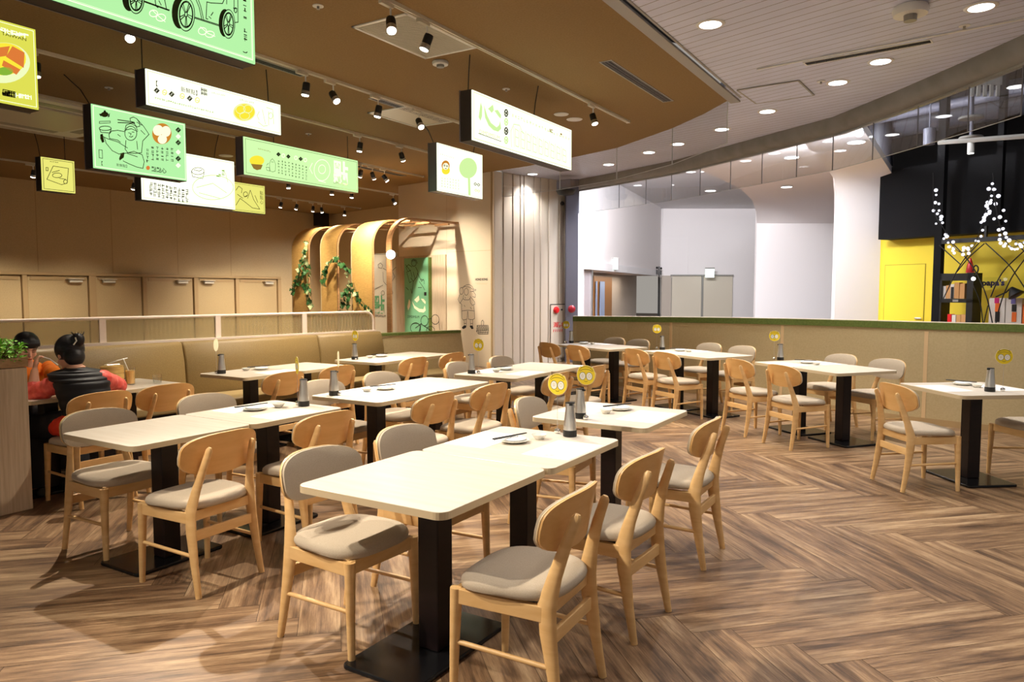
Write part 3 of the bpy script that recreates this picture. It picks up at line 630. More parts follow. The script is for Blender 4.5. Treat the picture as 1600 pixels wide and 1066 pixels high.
# downlights
DL = [(1110, -190, 'added unseen downlight beyond the top edge, first'), (1360, -150, 'added unseen downlight beyond the top edge, second'), (1750, -60, 'added unseen downlight beyond the right top corner'), (1200, -620, 'added unseen downlight above the viewer, left'), (1700, -500, 'added unseen downlight above the viewer, right'), (1110, 38, 'large downlight nearest the brown ceiling edge'), (1533, 11, 'downlight at the top right beside the big smoke detector'), (1376, 96, 'downlight under the white slot diffuser'), (1309, 129, 'downlight right of the access hatch'),  # lamps beyond the frame and above the viewer are added to light the near tables
      (1199, 174, 'downlight below the access hatch'), (1128, 202, 'downlight seen through the corner of the smoke glass'), (1059, 225, 'downlight behind the widest pane of smoke glass'), (1014, 238, 'downlight left of the middle glass seam'), (951, 257, 'downlight furthest along the curve'), (832, 272, 'downlight over the panelled white wall')]
for px, py, lb in DL:
    p = bz(px, py, HC); t = thing('downlight', lb, 'downlight', (p.x, p.y, HC), 0, 'round downlights')
    MB().lathe([(.095, -.006), (.125, -.004), (.128, 0)], 28).build('trim_ring', 'white', t, smooth=True); MB().lathe([(.094, -.0075), (.094, -.0065)], 28).build('lens', 'lampcool', t)
    l = bpy.data.lights.new('downlight', 'SPOT'); l.energy = 100 if (py < 0) else 190; l.color = (1, .95, .90); l.spot_size = radians(120); l.spot_blend = .8; l.shadow_soft_size = .09
    o = bpy.data.objects.new('downlight_bulb', l); C.objects.link(o); o.parent = t; o.location = (0, 0, -.02)
# smoke glass under the edge of the brown ceiling and under the beam
def curtain(P, z0, z1, label, seams):
    t = thing('smoke_curtain', label, 'glass smoke curtain', (P[0].x, P[0].y, z1)); o0 = Vector((P[0].x, P[0].y, z1))
    for a, b in zip(P, P[1:]):
        d = (b-a); d.z = 0; n = Vector((-d.y, d.x, 0)).normalized()*.003
        MB().add([Vector((q.x, q.y, z))-o0 for z in (z0, z1) for q in (a-n, b-n, b+n, a+n)], [(0, 1, 5, 4), (1, 2, 6, 5), (2, 3, 7, 6), (3, 0, 4, 7), (3, 2, 1, 0), (4, 5, 6, 7)]).build('glass_pane', 'curtain', t)
    for q in P: MB().box(q.x-o0.x-.006, q.y-o0.y-.006, z0-z1, q.x-o0.x+.006, q.y-o0.y+.006, 0).build('seam', 'seam' if seams == 0 else 'seamdark', t)
    m = MB().tube([Vector((q.x, q.y, z0))-o0 for q in P], .004, 6); m.build('lower_edge', 'seam', t)
E1 = [bz(x, y, HC) for x, y in ((1137, 157), (1051, 199.5), (964, 230), (875, 250.5))]+[Vector((-7.7, 12.2, HC))]
curtain(E1, HC-.52, HC-.01, 'clear glass smoke curtain hanging from the curved edge of the brown ceiling', 0)
bo = offset(BEAM, .16)
def on_beam(px):
    for a, b in zip(bo, bo[1:]):
        h_ = hit(px, 250, a, (b-a)); s_ = (Vector((h_.x, h_.y, 0))-Vector((a.x, a.y, 0))).dot(Vector((b.x-a.x, b.y-a.y, 0)))/((b.x-a.x)**2+(b.y-a.y)**2)
        if -.02 <= s_ <= 1.02: return Vector((h_.x, h_.y, 0))
E2 = [on_beam(px) for px in (905, 968, 1010, 1050, 1094.6, 1142, 1191, 1245, 1301, 1363, 1432, 1510, 1592)]; E2 = [e for e in E2 if e is not None]
curtain(E2, HC-.68, HC-.19, 'long row of glass smoke panes hanging below the curved grey beam', 1)
# security camera and sensor on the column
p = dep(884, 297, 15.0); t = thing('security_camera', 'black dome security camera at the top of the grey column', 'security camera', tuple(p), 0)
MB().lathe([(.02, -.12), (.16, -.09), (.2, -.02), (.2, .0)], 20).build('dome', 'black', t, smooth=True); MB().box(-.16, -.1, 0, .16, .16, .2).build('bracket', 'greycol', t)
p = hit(878.5, 318, FR+pn*.03, pdv); t = thing('wall_sensor', 'tiny black sensor on the panelled wall below the security camera', 'sensor', tuple(p), 0); MB().sphere((0, 0, 0), .045, 12, 8).build('body', 'black', t, smooth=True)
# ================================================================ HANGING LIGHT BOX SIGNS
class Sign:
    def __init__(s, name, label, X, y0, y1, z0, z1, face, ox, oy, sc, cords, side='sbox', cat='sign', power=8, th=.15):
        s.X, s.y0, s.z0, s.w, s.h, s.o = X, y0, z0, y1-y0, z1-z0, (ox, oy, sc)
        t = s.t = thing(name, label, cat, (X, y0, z0)); w, h = s.w, s.h
        MB().box(-th, 0, 0, -.012, w, h).build('housing', side, t)
        MB().box(-.012, .006, .006, 0, w-.006, h-.006).build('lit_face', face, t)
        MB().box(-th-.004, -.004, -.004, -th+.01, w+.004, h+.004).build('rear_rim', 'ssilver', t)
        for u, dx in cords:
            pts = [(-th/2, u, h), (-th/2+dx*.3, u+dx*.1, h+(HC-z0-h)*.45), (-th/2+dx, u+dx*.2, HC-.014-z0)]
            MB().tube(pts, .0055, 6).build('hanging_cord', 'black', t)
        if power:
            l = bpy.data.lights.new('sign_glow', 'AREA'); l.energy = 0
            bpy.data.lights.remove(l)
        s.n = 0
    def uv(s, x, y): p = bx(s.o[0]+x/s.o[2], s.o[1]+y/s.o[2], s.X); return p.y-s.y0, p.z-s.z0
    def T(s, k=1): return lambda u, v: Vector((.0012*k, u, v))
    def lines(s, L, w, m, name='line_drawing', k=2):
        L = [[s.uv(*p) for p in l] for l in L]
        L = [[(min(max(u, .01), s.w-.01), min(max(v, .01), s.h-.01)) for u, v in l] for l in L]
        return MB().strokes(L, w, s.T(k)).build(name, m, s.t)
    def fill(s, polys, m, name='printed_shape', k=1):
        mb = MB()
        for P in polys:
            Q = [s.uv(*p) for p in P]; mb.add([s.T(k)(u, v) for u, v in Q], [tuple(range(len(Q)))])
        return mb.build(name, m, s.t)
    def border(s, ins, w, m, k=2):
        a = [(ins, ins), (s.w-ins, ins), (s.w-ins, s.h-ins), (ins, s.h-ins), (ins, ins)]
        return MB().strokes([a], w, s.T(k)).build('border_line', m, s.t)
    def text(s, body, x, y, size, m, sx=1, bold=0, align='LEFT', k=2, name='lettering'):
        u, v = s.uv(x, y); return text_mesh(name, body, s.T(k), u, v, size, m, s.t, align, bold, sx)
    def marks(s, grid, w, m, name='small_print', k=2):
        """tiny unreadable characters: each a couple of crossed strokes"""
        L = []; r = random.Random(len(grid))
        for x, y in grid:
            u, v = s.uv(x, y); a = w*.5
            for q in range(3):
                t = r.uniform(-a, a); L.append([(u-a, v+t), (u+a, v+t)] if r.random() < .55 else [(u+t, v-a), (u+t, v+a)])
        return MB().strokes(L, w*.22, s.T(k)).build(name, m, s.t)
def diamond(x, y, r): return [(x, y-r), (x+r, y), (x, y+r), (x-r, y)]
def ring(P): return P+[P[0]]
# --- heart character sign in the middle
sg = Sign('hanging_sign', 'long glowing sign with a large pale green character, nearest the slatted ceiling', -4.18, 6.07, 8.225, 3.003, 3.498, 'swhite', 660, 130, 5.6125, [(.04, .02), (1.35, .05)])
sg.border(.025, .006, 'slime')
for P_ in ([(510, 168), (524, 210), (522, 290), (508, 330), (492, 298)], [(538, 190), (570, 290), (600, 348), (650, 388), (672, 368), (680, 330), (690, 400), (664, 426), (620, 412), (580, 372), (548, 300)], [(573, 225), (618, 188), (626, 238), (606, 262), (590, 240)], [(630, 240), (660, 234), (690, 280), (686, 312), (665, 290)]): sg.fill([P_], 'slime', 'heart_character_stroke')
sg.text('DIMDIMSUM', 497, 440, .058, 'slime', 1.2)
sg.lines([[(490, 440), (690, 512)]], .006, 'sdark', 'small_print')
for y, mm in ((262, 'sdark'), (420, 'sdark'), (340, 'slime'), (500, 'slime')): sg.lines([oval(733, y, 15, 28, 18), [(725, y-8), (742, y+10)], [(742, y-12), (727, y+12)]], .014, mm, 'round_icon')
sg.marks([(790+i*26, 283+i*11) for i in range(20)], .028, 'slime'); sg.marks([(1120, 415), (1135, 425), (1215, 455)], .04, 'sbrown')
L = [[(780, 560), (775, 420), (800, 360), (850, 370), (880, 440)]]
for i in range(9): x = 800+i*52; L += [[(x, 380+i*22), (x+6, 560+i*16)], [(x+14, 400+i*22), (x+40, 420+i*22), (x+42, 560+i*17), (x+16, 550+i*17), (x+14, 400+i*22)], [(x+14, 470+i*20), (x+40, 482+i*20)]]
sg.lines(L, .008, 'slime', 'pale_drawing')
# --- dumpling banner
sg = Sign('hanging_sign', 'long white glowing sign with diamond icons and a yellow plate of dumplings', -6.25, 3.98, 5.50, 3.17, 3.495, 'swhite', 200, 90, 6.154, [(.02, .0), (1.42, -.02)])
sg.border(.022, .005, 'slime')
sg.text('【', 232, 262, .055, 'sdark'); sg.text('新鮮點】', 505, 322, .052, 'sdark'); sg.text('點點\n點點', 700, 318, .034, 'sdark', bold=.001)
for x, y in ((275, 317), (418, 352), (592, 393)): sg.lines([ring(diamond(x, y, 24)), ring(diamond(x, y, 12))], .008, 'sdark', 'diamond_icon')
for x, y in ((350, 335), (520, 370), (665, 410)): sg.lines([oval(x, y, 20, 24, 12), [(x-10, y), (x+10, y+6)]], .008, 'syellow2', 'round_icon')
sg.marks([(265+i*21, 390+i*5.2) for i in range(27)], .014, 'sherb'); sg.marks([(810+i*17, 338+i*4) for i in range(8)], .01, 'sherb'); sg.marks([(1080+i*18, 405+i*4.5) for i in range(8)], .012, 'sherb')
sg.fill([oval(1118, 525, 106, 86, 28)[:-1]], 'sfood', 'dumpling_plate'); sg.lines([oval(1080, 500, 45, 40, 14), oval(1150, 495, 42, 38, 14), oval(1120, 560, 48, 36, 14), oval(1118, 525, 100, 80, 28)], .006, 'sbowl', 'dumpling_outline', 3)
sg.lines([[(1260, 520), (1240, 560), (1260, 600)], [(1290, 500), (1320, 640)], [(1330, 480), (1390, 500), (1400, 640)], [(1350, 520), (1352, 650)], [(1250, 620), (1300, 660), (1340, 655)], oval(1370, 560, 20, 30, 12)], .007, 'slime', 'pale_drawing')
# --- kung fu chef
sg = Sign('hanging_sign', 'green glowing sign with a drawn kicking chef and a basket of buns', -7.92, 4.42, 5.53, 2.82, 3.50, 'sgreen', 120, 140, 4.706, [(.03, -.35)])
sg.border(.022, .007, 'sline')
sg.lines([[(300, 222), (420, 240)], [(302, 243), (425, 247)]], .010, 'sdark', 'chopstick_drawing')
sg.lines([[(390, 212), (415, 202), (440, 215), (460, 245), (462, 270), (440, 275), (420, 250), (395, 235), (390, 212)], oval(396, 322, 44, 52, 22), [(355, 290), (362, 262), (395, 250), (432, 268), (446, 300)], [(350, 300), (400, 288), (446, 308)],
 [(440, 215), (490, 270), (530, 330), (484, 378), (475, 465)], [(360, 375), (355, 440), (375, 465), (430, 470), (475, 465)], [(352, 310), (300, 300), (255, 305), (235, 330), (240, 360), (300, 372), (320, 388)], oval(208, 285, 44, 16, 16), [(165, 288), (176, 314), (240, 320), (252, 292)],
 [(190, 345), (225, 362), (300, 385), (372, 430)], [(200, 350), (215, 395), (260, 450), (310, 475), (345, 465)], [(350, 470), (420, 455), (480, 480), (495, 530), (485, 580), (440, 570), (380, 545), (340, 525)], [(370, 470), (445, 495)],
 [(380, 318), (392, 322)], [(405, 312), (420, 314)], [(385, 345), (400, 350), (412, 342)], [(398, 322), (394, 336)], [(440, 380), (446, 440)], [(300, 330), (320, 345)], [(440, 240), (478, 262)], [(470, 300), (500, 330)]], .0075, 'sdark')
sg.fill([[(172, 330), (190, 325), (202, 385), (186, 392), (172, 360)], [(322, 475), (350, 465), (345, 500), (315, 522), (310, 508)], oval(205, 183, 28, 20, 14)[:-1], oval(205, 160, 9, 8, 8)[:-1], [(235, 180), (242, 172), (240, 200), (226, 205)], [(162, 180), (178, 176), (184, 192), (176, 198)]], 'sdark', 'filled_drawing')
sg.lines([[(165, 235), (245, 232), (245, 245), (165, 249), (165, 235)], [(162, 442), (186, 446), (188, 506), (164, 502), (162, 442)]], .006, 'sdark', 'boxed_print')
sg.fill([oval(625, 325, 71, 77, 30)[:-1]], 'sbasket', 'basket'); sg.fill([oval(597, 300, 38, 40, 16)[:-1], oval(654, 308, 36, 40, 16)[:-1], oval(628, 366, 34, 34, 16)[:-1]], 'sbun', 'bun_print', 2)
for y in (297, 390, 508): sg.lines([ring(diamond(745, y, 17)), ring(diamond(745, y, 8))], .010, 'sdark', 'diamond_icon')
for y in (345, 460, 558): sg.lines([ring(diamond(745, y, 15)), ring(diamond(745, y, 7))], .010, 'sline', 'diamond_icon')
sg.marks([(520+i*36, 445+j*27-((i*37) % 20)) for i in range(6) for j in range(4)], .026, 'sdark')
sg.text('點點心', 548, 598, .062, 'sdark', bold=.001); sg.fill([oval(523, 576, 14, 16, 12)[:-1]], 'sred', 'seal'); sg.text('新鮮點】', 290, 562, .036, 'sdark'); sg.text('【', 158, 552, .05, 'sdark')
# --- long green menu
sg = Sign('hanging_sign', 'long pale green menu sign with yellow rice bowl and large white character', -7.92, 6.35, 8.44, 3.01, 3.50, 'sgreen2', 360, 200, 7.273, [(.55, .0), (1.95, .0)], side='ssilver')
sg.border(.03, .0045, 'sdark')
sg.fill([oval(300, 372, 84, 58, 24)[:-1]], 'sfood', 'rice_bowl'); sg.fill([[(232, 408), (366, 420), (345, 470), (300, 480), (262, 462)]], 'sbrown', 'bowl_base', 2)
sg.lines([[(455, 370), (475, 350), (495, 372), (512, 410), (508, 490), (480, 500), (450, 488), (442, 410), (455, 370)], [(405, 445), (440, 450), (445, 490), (412, 480), (405, 445)], [(462, 385), (488, 388)], [(430, 400), (410, 425)]], .005, 'sdark')
for x, y in ((545, 300), (657, 325), (797, 352)): sg.lines([ring(diamond(x, y, 20)), ring(diamond(x, y, 9))], .011, 'sdark', 'diamond_icon')
for x, y in ((600, 315), (742, 340), (850, 365)): sg.lines([oval(x, y, 16, 20, 12)], .010, 'sline', 'round_icon')
sg.marks([(548+i*39, 372+i*9+j*34) for i in range(9) for j in range(5)], .022, 'sdark'); sg.marks([(320+i*16, 235+i*4) for i in range(9)], .014, 'sbrown')
sg.lines([oval(1040, 480, 90, 120, 26), oval(1040, 470, 40, 50, 16), [(930, 400), (900, 460), (930, 520)], [(1000, 600), (1080, 620)]], .010, 'sline', 'pale_drawing')
sg.text('點', 1170, 590, .34, 'sline', .9, .012, k=2); sg.text('DIMDIMSUM', 1172, 632, .050, 'sdark', 1.05)
# --- small pale sign right
sg = Sign('hanging_sign', 'nearly square pale glowing sign with a small round bun face, left of the panelled wall', -6.05, 7.96, 9.05, 2.857, 3.50, 'swhite', 660, 130, 5.6125, [(.02, -.22), (.95, .12)], side='ssilver')
sg.border(.02, .004, 'slime')
sg.fill([oval(205, 765, 36, 36, 18)[:-1]], 'sfood', 'bun_print'); sg.fill([oval(203, 722, 36, 44, 22)[:-1]], 'sbasket', 'round_face'); sg.fill([oval(203, 730, 27, 30, 18)[:-1]], 'sbun', 'face_print', 2)
sg.lines([oval(192, 722, 5, 6, 8), oval(214, 728, 5, 6, 8), [(196, 748), (210, 750)]], .008, 'blackink', k=3)
sg.marks([(172+i*24, 832+j*24+i*4) for i in range(7) for j in range(4)], .018, 'sherb'); sg.marks([(160+i*16, 622+i*5) for i in range(8)], .012, 'sherb')
sg.lines([ring(diamond(463, 885, 12)), ring(diamond(491, 892, 12))], .010, 'sdark', 'diamond_icon'); sg.lines([ring(diamond(468, 940, 11)), ring(diamond(492, 946, 11))], .009, 'slime', 'diamond_icon')
sg.fill([oval(400, 745, 78, 90, 22)[:-1], [(398, 830), (418, 834), (422, 985), (402, 980)]], 'slime', 'tree_print')
# --- big car sign
sg = Sign('hanging_sign', 'huge green glowing sign with a drawn three wheeled truck, at the top left corner', -4.18, 1.35, 3.47, 3.06, 3.74, 'sgreen', 160, 0, 6.154, [(1.95, 0), (.3, 0)])
sg.border(.028, .006, 'sline'); sg.border(.036, .002, 'sline')
def wheel(cx, cy, a, b, ty):
    L = [oval(cx, cy, a, b, 30), oval(cx, cy, a*.80, b*.80, 26), oval(cx, cy, a*.74, b*.74, 26), oval(cx, cy, a*.16, b*.14, 12)]
    for i in range(5):
        an = 2*pi*i/5+.3
        for da in (-.13, .13): L.append([(cx+a*.15*cos(an+da*2), cy+b*.14*sin(an+da*2)), (cx+a*.74*cos(an+da), cy+b*.74*sin(an+da))])
    return L, [oval(cx, cy, a, b, 24, 90, 270)+oval(cx-ty, cy-ty*.35, a, b, 24, 270, 90)]
Lw, Fw = [], []
for w_ in ((800, 140, 82, 160, 75), (1208, 232, 60, 138, 45), (320, 0, 75, 132, 80)): l, f = wheel(*w_); Lw += l; Fw += [oval(w_[0]-w_[4]*.75, w_[1]-w_[4]*.25, w_[2]*.95, w_[3]*.97, 26)[:-1]]
for P_ in Fw: sg.fill([P_], 'darkink', 'tyre_drawing')
for x, y, a, b in ((800, 140, 82, 160), (1208, 232, 60, 138), (320, 0, 75, 132)): sg.fill([oval(x, y, a*.99, b*.99, 26)[:-1]], 'sgreen', 'wheel_disc', 2.4)
sg.lines(Lw+[[(400, 12), (640, 98)], [(400, 20), (636, 104)], [(880, 165), (1140, 248)], [(884, 176), (1140, 258)], [(895, -60), (940, 60), (968, 185)], [(880, -40), (925, 70), (950, 180)], [(1000, 20), (992, 180), (1010, 186)], [(1000, 20), (1040, 30), (1150, 35), (1170, -10)],
  [(1270, 218), (1300, 215), (1298, -30)], [(1262, 110), (1262, -30)], [(1255, 80), (1290, 84)], [(1040, 150), (1060, 120)], [(1020, 160), (1040, 180)], [(500, -20), (510, 60), (530, 75)], [(590, -20), (610, 80)], [(540, 10), (560, 50)], [(1190, -40), (1190, 40)], oval(1276, 100, 12, 24, 12)], .0055, 'darkink', k=4)
sg.lines([oval(490, 130, 40, 32, 14), oval(560, 170, 46, 34, 14), [(480, 100), (520, 140), (600, 210)], oval(960, 300, 40, 34, 14), oval(1030, 330, 44, 30, 14), [(940, 260), (1010, 320), (1080, 350)]], .005, 'sline', 'pale_flower')
sg.marks([(1365, 5), (1366, 40), (1368, 95), (1370, 180), (1372, 295), (1373, 340), (1374, 380)], .022, 'sdark'); sg.lines([[(1352, 496), (1360, 504), (1382, 508), (1390, 500)]], .006, 'darkink', 'bracket_print')
# --- yellow noodle sign at the left edge
sg = Sign('hanging_sign', 'yellow green glowing sign with a bowl of sliced pork noodles at the left edge', -6.05, 2.0, 2.985, 2.89, 3.497, 'syellow', 0, 0, 3.9475, [(.62, .0)])
sg.border(.022, .004, 'sline')
sg.fill([oval(20, 388, 165, 125, 34)[:-1]], 'sbowl', 'bowl_print'); sg.fill([oval(20, 365, 140, 100, 30)[:-1]], 'sfood', 'broth_print', 2)
sg.fill([[(-60, 300), (60, 285), (40, 345), (-60, 360)], [(75, 285), (150, 325), (145, 420), (35, 350)], [(20, 372), (125, 430), (100, 462), (10, 405)]], 'sred', 'pork_slice', 3); sg.fill([oval(30, 440, 50, 26, 14)[:-1]], 'sherb', 'herb_print', 3)
sg.text('TAIWAN', 8, 214, .034, 'sdark', 1.25); sg.marks([(-20+i*20, 178+i*5) for i in range(10)], .03, 'sline'); sg.lines([[(18, 552), (92, 568), (92, 602), (18, 588), (18, 552)]], .006, 'sdark', 'boxed_print'); sg.marks([(30, 572), (45, 575), (60, 579), (76, 583)], .035, 'sdark'); sg.marks([(110+i*14, 590+i*2) for i in range(6)], .028, 'sline')
# --- pale menu behind the chef
sg = Sign('hanging_sign', 'pale glowing menu sign partly hidden behind the chef sign', -9.5, 5.94, 7.44, 2.75, 3.48, 'swhite', 120, 140, 4.706, [(1.2, .1)])
sg.border(.03, .006, 'slime'); sg.marks([(545+i*29.5, 692+i*6+j*26) for i in range(10) for j in range(4)], .036, 'sdark')
sg.lines([oval(890, 600, 46, 26, 20), [(842, 600), (850, 640), (925, 655), (936, 610)], [(860, 590), (900, 600), (920, 590)]], .007, 'sdark'); sg.lines([oval(1000, 720, 150, 90, 30), [(880, 720), (1000, 690), (1100, 760)], [(900, 760), (1050, 800)], [(1090, 610), (1110, 680)]], .010, 'slime', 'pale_drawing'); sg.marks([(1035, 630), (1075, 600), (1075, 620), (1050, 632)], .04, 'sherb')
# --- small yellow signs
sg = Sign('hanging_sign', 'small pale yellow sign with a line drawing, right of the pale menu sign', -11.5, 8.6, 9.69, 2.99, 3.53, 'syellow2', 120, 140, 4.706, [(.6, .05)])
sg.border(.03, .005, 'sdark'); sg.lines([[(1170, 740), (1190, 710), (1215, 730), (1210, 760)], oval(1240, 770, 16, 18, 12), [(1255, 800), (1275, 740), (1300, 810), (1345, 880)], [(1170, 850), (1200, 800), (1240, 830), (1290, 870), (1345, 880)], [(1180, 770), (1220, 800)], [(1230, 790), (1250, 780)], [(1310, 780), (1330, 830)]], .010, 'sdark'); sg.text('點\n點\n心', 1345, 772, .085, 'sdark', .9)
sg = Sign('hanging_sign', 'small square yellow sign with a map like drawing at the far left', -11.5, 5.66, 6.14, 2.985, 3.475, 'syellow2', 0, 0, 3.229, [(.03, -.1), (.38, .0)])
sg.border(.028, .006, 'sdark'); sg.lines([[(236, 905), (268, 838), (345, 850), (338, 925), (310, 932), (236, 905)], oval(288, 885, 24, 12, 14), [(262, 870), (300, 860)], [(300, 900), (330, 905)], oval(330, 917, 10, 10, 10), [(232, 845), (242, 846), (242, 862), (232, 861), (232, 845)]], .008, 'sdark'); sg.marks([(255+i*7, 815+i) for i in range(6)], .014, 'sdark')
# ================================================================ TABLES
def table(name, label, cx, cy, w, d, rz, colx=0, coly=0, bw=.40, bd=.54, group=None, bx_=0, by_=0):
    """w along local x, d along local y"""
    t = thing(name, label, 'table', (cx, cy, 0), rz, group)
    m = MB(); P = rrect(w, d, .045, 6); m.prism(P, .712, .74); m.build('table_top', ['top'], t, bevel=.002)
    m = MB(); Q = rrect(w+.003, d+.003, .046, 6); n = len(Q)
    m.add([(x, y, z) for z in (.711, .7385) for x, y in Q], [(i, (i+1) % n, n+(i+1) % n, n+i) for i in range(n)]); m.build('edge_band', 'topedge', t)
    MB().box(colx-.052, coly-.052, .02, colx+.052, coly+.052, .70).build('pedestal', 'espresso', t, bevel=.006)
    MB().box(colx-.17, coly-.17, .698, colx+.17, coly+.17, .712).build('mounting_plate', 'blackmat', t)
    MB().prism(rrect(bw, bd, .03, 4, bx_, by_), 0, .02).build('base_plate', 'blackgloss', t, bevel=.006)
    return t
TG = 'cream topped pedestal tables'
table('dining_table', 'near half of the frontmost cream table pair, its corner closest to the viewer', -1.90, 2.415, .74, .765, 0, .04, .0, .38, .66)
table('dining_table', 'far half of the frontmost table pair, laid with paper mats, chopsticks and a steel bottle', -1.885, 3.185, .74, .765, 0, 0, 0)
table('dining_table', 'single square cream table just behind the frontmost pair, with two steel bottles overlapping in view', -1.89, 4.30, .76, .76, 0)
table('dining_table', 'near half of the left front table pair, bare cream top', -3.865, 2.475, .68, .73, 0, .04, 0, .37, .54)
table('dining_table', 'far half of the left front table pair, with plate, mats and steel bottle', -3.855, 3.21, .68, .73, 0, .02, 0)
table('dining_table', 'near half of the middle table pair, with bottle, plate and chopsticks', -3.80, 4.21, .68, .70, 0)
table('dining_table', 'far half of the middle table pair, bare cream top', -3.79, 4.92, .68, .70, 0)
table('dining_table', 'table where the two diners sit, near half, beside the planter', -5.95, 2.905, .68, .62, 0)
table('dining_table', 'table end with the iced milk tea, right of the two diners', -5.95, 3.53, .68, .62, 0)
table('dining_table', 'near half of the table pair in front of the tan banquette, left of centre', -5.82, 4.68, .66, .66, 0)
table('dining_table', 'far half of the banquette table pair left of centre', -5.81, 5.35, .66, .66, 0)
table('dining_table', 'near half of the rear banquette table pair beside the end panel', -5.74, 6.36, .66, .68, 0)
table('dining_table', 'far half of the rear banquette table pair beside the end panel', -5.73, 7.05, .66, .68, 0)
table('dining_table', 'near half of the table pair at the rear centre, in front of the panelled wall', -3.72, 5.91, .69, .70, 0)
table('dining_table', 'far half of the table pair at the rear centre, in front of the panelled wall', -3.70, 6.62, .69, .70, 0)
def rtab(A, ang, L, D, halves, labels):
    """front-left corner A, long edge direction ang; returns frame"""
    u = Vector((cos(ang), sin(ang), 0)); v = Vector((-sin(ang), cos(ang), 0)); A = Vector((*A, 0)); w = L/halves
    for i in range(halves): c = A+u*(w*(i+.5))+v*(D/2); table('dining_table', labels[i], c.x, c.y, w-.004, D, ang, 0, 0, min(.54, w-.06), .42)
    return A, u, v, ang
R1 = rtab((-5.12, 9.50), radians(-24), 1.22, .74, 2, ['left half of the furthest table pair along the curved partition, next to the grey column', 'right half of the furthest table pair along the curved partition'])
R2 = rtab((-3.58, 9.07), radians(-29.5), 1.24, .74, 2, ['left half of the middle table pair along the curved partition', 'right half of the middle table pair along the curved partition'])
R3 = rtab((-1.96, 8.29), radians(-38.5), 1.24, .76, 2, ['left half of the nearest table pair along the curved partition', 'right half of the nearest table pair along the curved partition'])
R4 = rtab((-.45, 7.02), radians(-53), .78, .76, 1, ['single cream table at the right edge, cut by the frame'])
# ================================================================ CHAIRS
def make_chair():
    t = thing('dining_chair', '-', 'chair')
    # seat cushion
    def outline(s, dz):
        P = []
        for i in range(40):
            a = 2*pi*i/40; c, q = cos(a), sin(a); e = .62
            x = (abs(c)**e)*(1 if c > 0 else -1); y = (abs(q)**e)*(1 if q > 0 else -1)
            w = .222+.014*y; P.append((x*w*s, .005+y*.215*s, dz))
        return P
    m = MB(); rings = [outline(.93, .428), outline(.985, .434), outline(1.0, .446), outline(.985, .460), outline(.93, .471), outline(.8, .478), outline(.5, .481), outline(.15, .481)]
    vs = [p for r in rings for p in r]; n = 40
    vs = [(x, y, z - (.010*max(0, 1-(x/.2)**2-((y+.02)/.2)**2) if z > .455 else 0)+(.010*(y/.2)**2 if y > 0 and z > .43 else 0)*-1) for x, y, z in vs]
    fs = [(k*n+i, k*n+(i+1) % n, (k+1)*n+(i+1) % n, (k+1)*n+i) for k in range(len(rings)-1) for i in range(n)]+[tuple(range(n))[::-1], tuple(range((len(rings)-1)*n, len(rings)*n))]
    m.add(vs, fs).build('seat', 'fabric', t, smooth=True)
    # seat rails
    m = MB()
    for s in (-1, 1): m.tube([(s*.187, -.17, .392), (s*.194, .19, .392)], .040, 4, [.018]*2, up=(0, 0, 1))
    m.tube([(-.19, .19, .394), (.19, .19, .394)], .018, 4, [.040]*2, up=(0, 1, 0)); m.tube([(-.18, -.165, .398), (.18, -.165, .398)], .017, 4, [.036]*2, up=(0, 1, 0))
    m.build('seat_frame', 'wood', t, bevel=.003)
    # backrest board and pad
    def board(yf, yb, s, thick_edge=0, name='backrest', mt='ply', pad=False):
        n = 36; front, back = [], []
        for r_ in (1.0, .93, .7, .35):
            for i in range(n):
                a = 2*pi*i/n; c, q = cos(a), sin(a); e1, e2 = .72, .62
                x = (abs(c)**e1)*(1 if c > 0 else -1)*.232*s*r_; z = (abs(q)**e2)*(1 if q > 0 else -1)*.107*s*r_
                z *= 1-.10*(x/.232)**2*(1 if z < 0 else .3)
                y0 = .060*(x/.232)**2 - z*.20
                puff = (0.016*(1-r_**3)) if pad else 0
                front.append((x, -.222+y0+yf+puff, .700+z)); back.append((x, -.222+y0+yb, .700+z))
        k = 4; vs = front+back; N = n*k
        fs = []
        for b in (0, 1):
            for j in range(k-1):
                for i in range(n):
                    f = (b*N+j*n+i, b*N+j*n+(i+1) % n, b*N+(j+1)*n+(i+1) % n, b*N+(j+1)*n+i); fs.append(f if b else f[::-1])
            f = tuple(b*N+(k-1)*n+i for i in range(n)); fs.append(f if b else f[::-1])
        fs += [(i, (i+1) % n, N+(i+1) % n, N+i) for i in range(n)]
        return MB().add(vs, fs).build(name, mt, t, smooth=True, auto=40)
    board(.001, -.009, 1.0); board(.0045, .0005, 1.008, name='plywood_rim', mt='plyedge'); b2 = board(.019, .005, .985, name='back_pad', mt='fabric', pad=True)
    # legs
    for s in (-1, 1):
        MB().tube([(s*.200, .208, 0), (s*.197, .203, .2), (s*.192, .197, .42)], [.015, .019, .024], 10).build('leg', 'wood', t, smooth=True)
        P = [(s*.197, -.235, 0), (s*.193, -.205, .16), (s*.188, -.180, .32), (s*.184, -.172, .42), (s*.165, -.196, .53), (s*.145, -.228, .64), (s*.133, -.262, .735), (s*.132, -.266, .748)]
        MB().tube(P, [.015, .016, .017, .017, .016, .015, .014, .007], 10, [.016, .024, .034, .037, .027, .022, .019, .010], up=(1, 0, 0)).build('leg', 'wood', t, smooth=True)
        MB().tube([(s*.194, -.195, .205), (s*.197, .203, .215)], .0095, 8).build('stretcher', 'wood', t, smooth=True)
    MB().tube([(-.186, -.184, .300), (.186, -.184, .300)], .014, 4, [.036]*2, up=(0, 1, 0)).build('rear_rail', 'wood', t, bevel=.003)
    return t
def face(dx, dy): return atan2(dy, dx)-pi/2
W_, E_ = face(-1, 0), face(1, 0)                       # chairs facing west sit on the east (right) side of a table
CH = []
